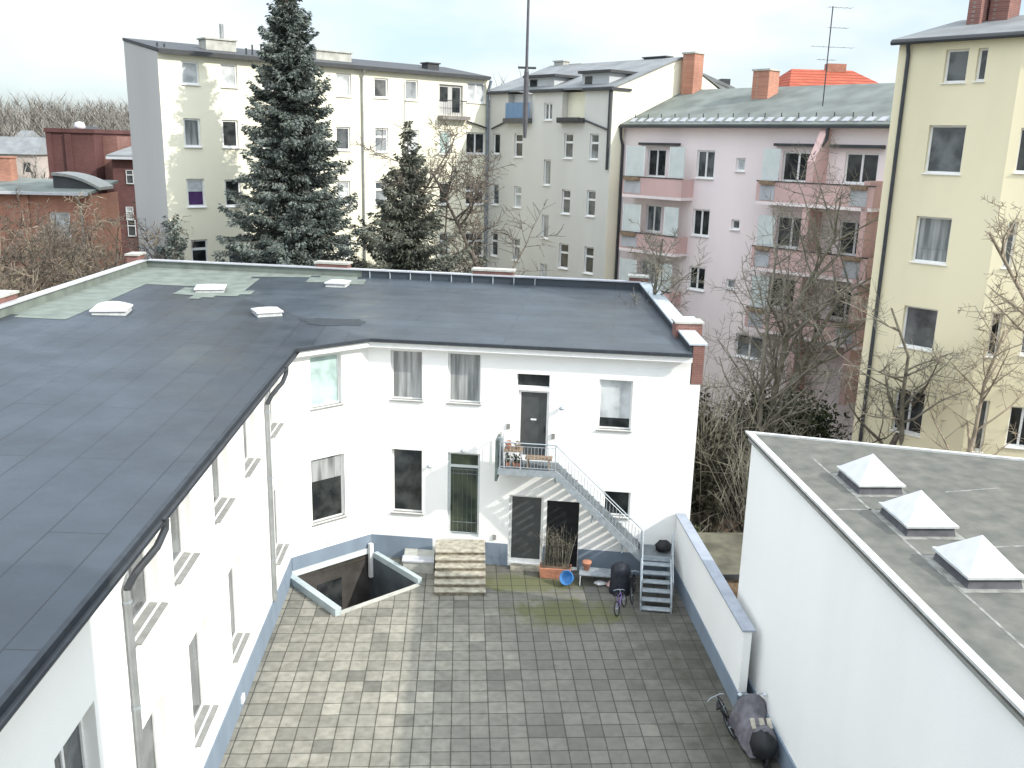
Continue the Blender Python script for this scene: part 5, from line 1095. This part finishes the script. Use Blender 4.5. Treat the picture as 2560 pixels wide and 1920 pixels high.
# pale far houses on the slope
hs = [((-60, 92, 385), 150, 'pinkish', (.46, .40, .36)), ((84, 150, 372), 175, 'cream', (.55, .52, .46)), ((28, 70, 360), 190, 'beige', (.5, .48, .42)), ((180, 240, 345), 220, 'white', (.6, .6, .57))]
for k, ((a, b, py), Y, nm, c_) in enumerate(hs):
    x0, x1, zt_ = px_box(a, b, py, Y, 8); lab = ['pinkish far house on the wooded slope at the left edge', 'cream far house with a dark roof among the trees beside the dark brick block', 'beige far house among the trees above the orange chimney', 'whitish far house behind the tall dark brick block'][k]
    q = Thing('distant_house', lab, 'house', ((x0+x1)/2, Y, 0), 'distant houses on the wooded slope'); mm = mat('far_wall_'+nm, c_, .9, .1, .3)
    F_ = Frame((x0, Y), 90); q.part('wall', MB().box(x0, x1, Y, Y+9, 0, zt_), mm)
    mb = MB(); mb.hexa([(x0-.4, Y-.4, zt_+.01), (x1+.4, Y-.4, zt_+.01), (x1+.4, Y+9.4, zt_+.01), (x0-.4, Y+9.4, zt_+.01), (x0+.6, Y+4.2, zt_+2.6), (x1-.6, Y+4.2, zt_+2.6), (x1-.6, Y+4.8, zt_+2.6), (x0+.6, Y+4.8, zt_+2.6)]); q.part('roof', mb, 'roofd' if k % 2 else 'roofgr')
    n_ = max(1, int((x1-x0)/2.5))
    for i in range(n_):
        for j in range(3): 
            u = (i+.5)*(x1-x0)/n_; z = zt_-1.9-j*2.9; q.part('window', MB().fbox(F_, u-.5, u+.5, .01, .04, z-.7, z+.7), 'g_dark')
# red tiled roof house beyond the pink block
Y = 92; x0, x1 = atY(1975, Y, 200), atY(2235, Y, 200); zr0 = H+ray(2100, 215).z/ray(2100, 215).y*Y; zr1 = H+ray(2100, 163).z/ray(2100, 163).y*Y
q = Thing('red_roofed_house', 'house with a bright red tiled hip roof seen beyond the green roof', 'house', (x0, Y, 0))
q.part('wall', MB().box(x0+.5, x1-.5, Y+.5, Y+11, 0, zr0-.2), 'pink')
xr0, xr1 = atY(2028, Y, 165), atY(2190, Y, 165)
mb = MB(); b_ = [(x0, Y, zr0-.2), (x1, Y, zr0-.2), (x1, Y+11.5, zr0-.2), (x0, Y+11.5, zr0-.2)]; t0, t1 = (xr0, Y+5.5, zr1), (xr1, Y+5.5, zr1)
mb.quad(b_[0], b_[1], t1, t0); mb.quad(b_[1], b_[2], t1); mb.quad(b_[2], b_[3], t0, t1); mb.quad(b_[3], b_[0], t0); q.part('roof', mb, 'redtile'); xc = atY(2118, Y); q.part('chimney', MB().box(xc-1.0, xc+.9, Y+5, Y+6, zr1-.8, zr1+.6), 'brick_or')
# white gable house between the party wall and the pink chimney
Y = 84; x0, x1 = atY(1755, Y, 190), atY(1830, Y, 190); zz = lambda py, px=1790: H+ray(px, py).z/ray(px, py).y*Y
q = Thing('white_gabled_house', 'white gabled house end peeping over the green roof beside the brick chimney', 'house', (x0, Y, 0))
xg = atY(1690, Y, 150)
q.part('wall', MB().quad((xg-8, Y, 0), (x1, Y, 0), (x1, Y, zz(222)), (xg, Y, zz(165)), (xg-8, Y, zz(222))), 'frame')
mb = MB(); mb.hexa([(x1+.3, Y-.2, zz(222)-.1), (x1+.3, Y+9, zz(222)-.1), (xg, Y+9, zz(165)), (xg, Y-.2, zz(165)), (x1+.3, Y-.2, zz(222)+.15), (x1+.3, Y+9, zz(222)+.15), (xg, Y+9, zz(165)+.3), (xg, Y-.2, zz(165)+.3)]); q.part('roof', mb, 'roofgr')
q.part('chimney', MB().box(atY(1795, Y), atY(1818, Y), Y+1, Y+2, zz(215), zz(194)), 'darkm')
# ================================================================== TREES
def bare_tree(label, loc, h, spread, seed, m_='bark', lean=(0, 0), n0=7, lv=3, dens=1.0, r0=None, trunk_h=.3, multi=1, group=None, name='bare_tree', upness=.5, tw=.008, low=.0):
    rnd = random.Random(seed); T_ = Thing(name, label, 'tree', loc, group)
    tr_, cr = MB(), MB(); r0 = r0 or h*.016
    def grow(p, d, L_, rad, lvl):
        nseg = 5 if lvl < 2 else 3; pts = [p]; rr = [rad]; dd = d.copy(); ln = L_/nseg
        for k in range(nseg):
            dd = (dd+Vector((rnd.gauss(0, .13), rnd.gauss(0, .13), rnd.gauss(.035 if lvl else 0, .1)))).normalized(); p = p+dd*ln; pts.append(p); rr.append(max(tw*.6, rad*(1-(k+1)/nseg*.72)))
        (tr_ if lvl < 2 else cr).tube(pts, rr, 7 if lvl == 0 else (5 if lvl == 1 else 3), cap=False)
        if lvl >= lv: return
        nc = [n0, 7, 6, 5, 4][lvl]*dens; nc = int(nc+rnd.random())
        for k in range(nc):
            t_ = rnd.uniform(trunk_h if lvl == 0 else .2, 1.0); i = min(nseg-1, int(t_*nseg)); q_ = pts[i].lerp(pts[i+1], t_*nseg-i)
            ax = (pts[i+1]-pts[i]).normalized(); sd_ = Vector((rnd.gauss(0, 1), rnd.gauss(0, 1), rnd.gauss(0, .6))); sd_ = (sd_-ax*sd_.dot(ax)).normalized()
            up_ = upness if lvl == 0 else .35
            nd = (ax*up_+sd_*rnd.uniform(.6, 1.1)+Vector((0, 0, .12))).normalized()
            l2 = (spread if lvl == 0 else L_*.62)*rnd.uniform(.55, 1.05)*(1.1-.5*t_); grow(q_, nd, l2, max(tw, rr[i]*.55), lvl+1)
    for k in range(multi):
        a = rnd.uniform(0, 6.28); o_ = Vector((math.cos(a), math.sin(a), 0))*(.25 if multi > 1 else 0)
        grow(Vector(loc)+o_-Vector((0, 0, .1)), (Vector((lean[0], lean[1], 1))+o_*(1.0 if multi > 1 else 0)).normalized(), h*rnd.uniform(.75, 1) if multi > 1 else h, r0, 0)
    T_.part('trunk', tr_, m_, smooth=True); T_.part('crown', cr, m_); return T_
def conifer(label, name, loc, h, r, seed, m_, tiers, per, bare=.05, power=.85, droop=.35, sz=.2, ragged=.25, topr=.05, ncl=1.0, group=None, curve=.25, prof=None):
    rnd = random.Random(seed); T_ = Thing(name, label, 'tree', loc, group); lx, ly, lz = loc
    mb = MB(); mb.tube([(lx, ly, -.1), (lx+.05, ly, h*.5), (lx, ly, h*.985)], [h*.013, h*.008, .02], 7); T_.part('trunk', mb, 'bark')
    mb = MB(); bm_ = MB()
    for k in range(tiers):
        t_ = (k+rnd.random()*.6)/tiers; z = h*(bare+(1-bare)*t_); R_ = prof(h-z) if prof else r*(1-t_)**power+topr*r
        for j in range(per if t_ < .85 else max(4, per//2)):
            a = rnd.uniform(0, 6.283); z = h*(bare+(1-bare)*t_)+rnd.gauss(0, .42)*(1-t_*.6); L_ = R_*rnd.uniform(1-ragged*1.6, 1+ragged*.55); cv_ = rnd.uniform(.3, 2.0); d = Vector((math.cos(a), math.sin(a), 0)); pts = []
            for i in range(5):
                s_ = i/4; pts.append(Vector((lx, ly, z))+d*L_*s_+Vector((0, 0, L_*(-droop*s_+curve*s_*s_*1.3*cv_+.12*(1-t_*0)*s_*(1 if t_ > .7 else 0)))))
            bm_.tube(pts, [.035, .03, .02, .014, .008], 3, cap=False)
            n_ = max(6, int(L_*15*ncl)); side = d.cross(Vector((0, 0, 1)))
            for i in range(n_):
                s_ = (i+rnd.random())/n_; s_ = .08+.92*s_; kk = min(3, int(s_*4)); p = pts[kk].lerp(pts[kk+1], s_*4-kk)
                for sg in (-1, 1):
                    w_ = L_*.30*(1-s_*.75)*rnd.uniform(.3, 1.1); q_ = p+side*sg*w_*rnd.random()+Vector((0, 0, rnd.uniform(-.18, .05)-.12*w_))
                    dr_ = (d*rnd.uniform(.3, 1)+side*sg*rnd.uniform(.1, .9)+Vector((0, 0, rnd.uniform(-.8, .15)))).normalized(); wv = dr_.cross(Vector((rnd.uniform(-1, 1), rnd.uniform(-1, 1), rnd.uniform(-.3, 1)))).normalized()*sz*rnd.uniform(.2, .38); l_ = sz*rnd.uniform(.8, 1.7)
                    mb.quad(q_-wv*.6, q_+dr_*l_*.4-wv, q_+dr_*l_, q_+dr_*l_*.4+wv)
    T_.part('branches', bm_, 'bark'); T_.part('crown', mb, m_); return T_
Ys = 49.5
conifer('tall dark blue green spruce towering above the cream block', 'spruce_tree', (atY(726, Ys, 300), Ys, 0), 24.9, 4.5, 11, 'spruce', 96, 14, power=.72, droop=.36, sz=.17, ragged=.40, topr=.05, ncl=2.5, prof=lambda q: .15+.215*q)
Yc = 50.5
conifer('shorter olive green conifer with ragged crown right of the tall spruce', 'conifer_tree', (atY(1020, Yc, 450), Yc, 0), 16.1, 4.7, 21, 'cedar', 52, 13, power=.95, droop=.24, sz=.17, ragged=.5, topr=.03, ncl=2.2, curve=.3, prof=lambda q: .15+min(3.3, .215*q**1.3))
Yt = 49.5
conifer('slim dark columnar conifer in front of the cream block left of the spruce', 'columnar_conifer', (atY(436, Yt, 600), Yt, 0), 10.9, .75, 31, 'spruce', 34, 8, power=.25, droop=-.5, sz=.2, ragged=.4, topr=.2, ncl=1.2)
conifer('short dark conifer at the foot of the slim columnar conifer', 'columnar_conifer', (atY(412, Yt+.5, 640), Yt+.5, 0), 9.6, .6, 32, 'spruce', 24, 7, power=.35, droop=-.4, sz=.2, ragged=.4, topr=.2)
bare_tree('spreading bare tree with rounded crown in front of the grey wing', (atY(1245, 50, 650), 50, 0), 14.6, 6.8, 41, 'bark', n0=17, trunk_h=.42, upness=.3, dens=1.25, r0=.2, tw=.02)
bare_tree('thin pale bare tree between the spruce and the olive conifer', (atY(860, 53, 600), 53, 0), 16.5, 3.4, 42, 'barkg', n0=15, trunk_h=.35, upness=.8, r0=.14, tw=.016, dens=1.2)
bare_tree('slender bare tree right of the olive conifer', (atY(1110, 53, 600), 53, 0), 13.0, 3.2, 43, 'bark', n0=12, trunk_h=.4, upness=.8, r0=.11, tw=.016)
# big bare trees of the garden between the pink and yellow blocks
bare_tree('large forked bare tree in front of the pink balconies', (14.0, 38.0, 0), 15.8, 6.0, 51, 'barkg', lean=(.04, 0), n0=15, trunk_h=.35, upness=.75, r0=.2, multi=2, tw=.012, dens=1.12)
bare_tree('bare tree with dark trunk at the left edge of the yellow block', (15.7, 33.6, 0), 11.8, 4.3, 52, 'bark', lean=(.02, 0), n0=13, trunk_h=.3, upness=.6, r0=.17, tw=.012, dens=1.1)
bare_tree('bare multi stemmed tree behind the right corner of the white building', (11.2, 40.5, 0), 12.6, 4.6, 53, 'barkg', n0=14, trunk_h=.3, upness=.8, r0=.15, multi=2, tw=.014, dens=1.1)
bare_tree('low bare tree in front of the yellow facade above the flat roof', (16.9, 30.2, 0), 9.6, 3.8, 54, 'barkl', lean=(.12, 0), n0=14, trunk_h=.3, upness=.7, r0=.13, tw=.013)
bare_tree('bare tree whose branches reach in at the right edge of the yellow facade', (20.3, 27.5, 0), 13.8, 4.0, 55, 'barkl', lean=(-.06, 0), n0=13, trunk_h=.45, upness=.6, r0=.16, tw=.013)
bare_tree('bare tree leaning right in front of the lower pink wall', (12.6, 37.2, 0), 11.5, 4.6, 56, 'barkg', lean=(.18, 0), n0=14, trunk_h=.3, upness=.6, r0=.15, tw=.012)
bare_tree('bare tree in front of the lower left windows of the yellow block', (17.6, 33.6, 0), 10.5, 4.0, 57, 'barkg', lean=(-.05, 0), n0=14, trunk_h=.3, upness=.6, r0=.14, tw=.012)
# bare scrub at the left behind the parapet
LL_ = [(-60, 53, 11.5), (60, 55, 11.0), (150, 53, 10.2), (215, 56, 9.8), (270, 54, 10.3), (310, 57, 10.5), (110, 49, 9.5), (0, 50, 10.0), (340, 55, 9.5)]
labs = ['bare brown tree at the far left edge behind the parapet', 'bare brown tree in front of the low orange brick wall', 'bare brown tree just right of the brick building window', 'low bare tree in front of the dark brick block', 'dense bare thicket tree beside the dark brick wing', 'bare tree beside the foot of the grey gable', 'low bare tree above the brick flue on the left parapet', 'bare brown tree over the left end of the white coping', 'small bare tree in front of the grey gable wall']
for k, (px, Y, h_) in enumerate(LL_): bare_tree(labs[k], (atY(px, Y, 600), Y, 0), h_+1.3, 4.0, 70+k, 'barkl' if k % 2 else 'bark', n0=13, trunk_h=.25, upness=.7, r0=.12, tw=.019, multi=2, dens=1.12, group='bare trees behind the left parapet')
# garden shrubs
def shrub(label, loc, r, n, m_, seed, sz=.09, st=30, name='shrub', group=None, sm='barkg'):
    rnd = random.Random(seed); T_ = Thing(name, label, 'shrub', loc, group); mb = MB(); 
    for k in range(max(1, int(n/220))):
        a = rnd.uniform(0, 6.28); rr = rnd.random()**.5*.6; c = Vector(loc)+Vector((math.cos(a)*r[0]*rr, math.sin(a)*r[1]*rr, r[2]*rnd.uniform(.6, 1.25))); leafball(mb, c, (r[0]*.45, r[1]*.45, r[2]*.5), 220, sz, rnd=rnd)
    T_.part('foliage', mb, m_); mb = MB(); stems(mb, loc, r[0]*.7, r[2]*2.2, st, .018, .5, rnd); T_.part('stem', mb, sm); return T_
shrub('tall dark ivy covered thicket against the right side of the white building', (9.6, 33.7, 0), (.9, 2.4, 3.0), 5000, 'ivy', 1, .12, 90, 'thicket')
shrub('dark ivy thicket farther back beside the white building', (9.9, 37.5, 0), (1.2, 2.2, 3.2), 4500, 'ivy', 2, .12, 80, 'thicket')
shrub('dark evergreen bush below the pink wall', (14.4, 38.8, 0), (3.4, 1.3, 2.9), 9000, 'leaf', 3, .11, 40)
shrub('mossy dark shrub behind the far edge of the flat roof', (13.2, 31.5, 0), (2.0, 1.8, 1.9), 3500, 'ivy', 4, .1, 60)
shrub('shaggy shrub at the foot of the yellow block', (17.2, 33.2, 0), (1.6, 1.0, 2.1), 3500, 'ivy', 5, .1, 60)
shrub('low dark green shrub at the corner between the white building and the boundary wall', (8.9, 30.9, 0), (.7, 1.0, 1.1), 1600, 'leaf', 6, .08, 20)
shrub('small bright yellow green shrub in the garden', (12.0, 34.6, 0), (.6, .5, 1.9), 260, 'yleaf', 7, .1, 12)
shrub('thicket of grey twigs in the garden between boundary wall and flat roof', (11.6, 31.2, 0), (1.6, 1.3, 2.3), 1600, 'ivy', 8, .09, 160, 'thicket')
shrub('grey twiggy thicket below the left trees of the garden', (12.2, 36.5, 0), (1.8, 1.6, 2.4), 2200, 'ivy', 9, .1, 120, 'thicket')
# low shed behind the boundary wall
q = Thing('garden_shed', 'low garden shed with a flat mossy brown roof right behind the boundary wall', 'shed', (9.6, 28, 0))
q.part('wall', MB().box(8.02, 11.4, 26.5, 29.6, 0, 1.95), 'wood'); q.part('roof', MB().box(7.97, 11.5, 26.4, 29.7, 1.953, 2.03), mat('mossy_brown_felt', (.10, .095, .07), .95, .3, 1.2, c2=(.16, .15, .11), bump=.3, bsc=12))
q.part('roof_trim', MB().box(7.97, 11.5, 26.36, 26.397, 1.87, 2.05), 'darkm')
# far wood along the horizon: one mass nobody could count
rnd = random.Random(99); mb = MB()
for k in range(1500):
    Y = rnd.uniform(140, 360); px = rnd.uniform(-300, 420) if k < 1380 else rnd.uniform(1200, 1400)
    x = atY(px, Y, 330); z0 = hz(x, Y)-.5; h_ = rnd.uniform(9, 15)*(1 if Y > 170 else .8)
    if k >= 1380: Y = rnd.uniform(150, 190); x = atY(px, Y, 200); z0 = 0; h_ = rnd.uniform(19, 22.5)
    mb.tube([(x, Y, z0), (x, Y, z0+h_*.9)], [.25, .05], 3, cap=False)
    for j in range(30):
        a = rnd.uniform(0, 6.28); zz_ = z0+h_*rnd.uniform(.3, .98); l_ = h_*rnd.uniform(.12, .3); e = Vector((math.cos(a)*l_, math.sin(a)*l_, l_*rnd.uniform(.3, 1.2))); p = Vector((x, Y, zz_)); s_ = Vector((math.sin(a), -math.cos(a), 0))*.09
        mb.quad(p-s_, p+s_, p+e)
        mb.quad(p+e*.5-s_*.5, p+e*.5+s_*.5, p+e*.6+Vector((rnd.uniform(-1, 1), 0, rnd.uniform(.2, 1)))*l_*.6)
tag(mb.build('far_wood', 'twigfar'), 'grey bare wood covering the far slope along the horizon', 'wood', kind='stuff')
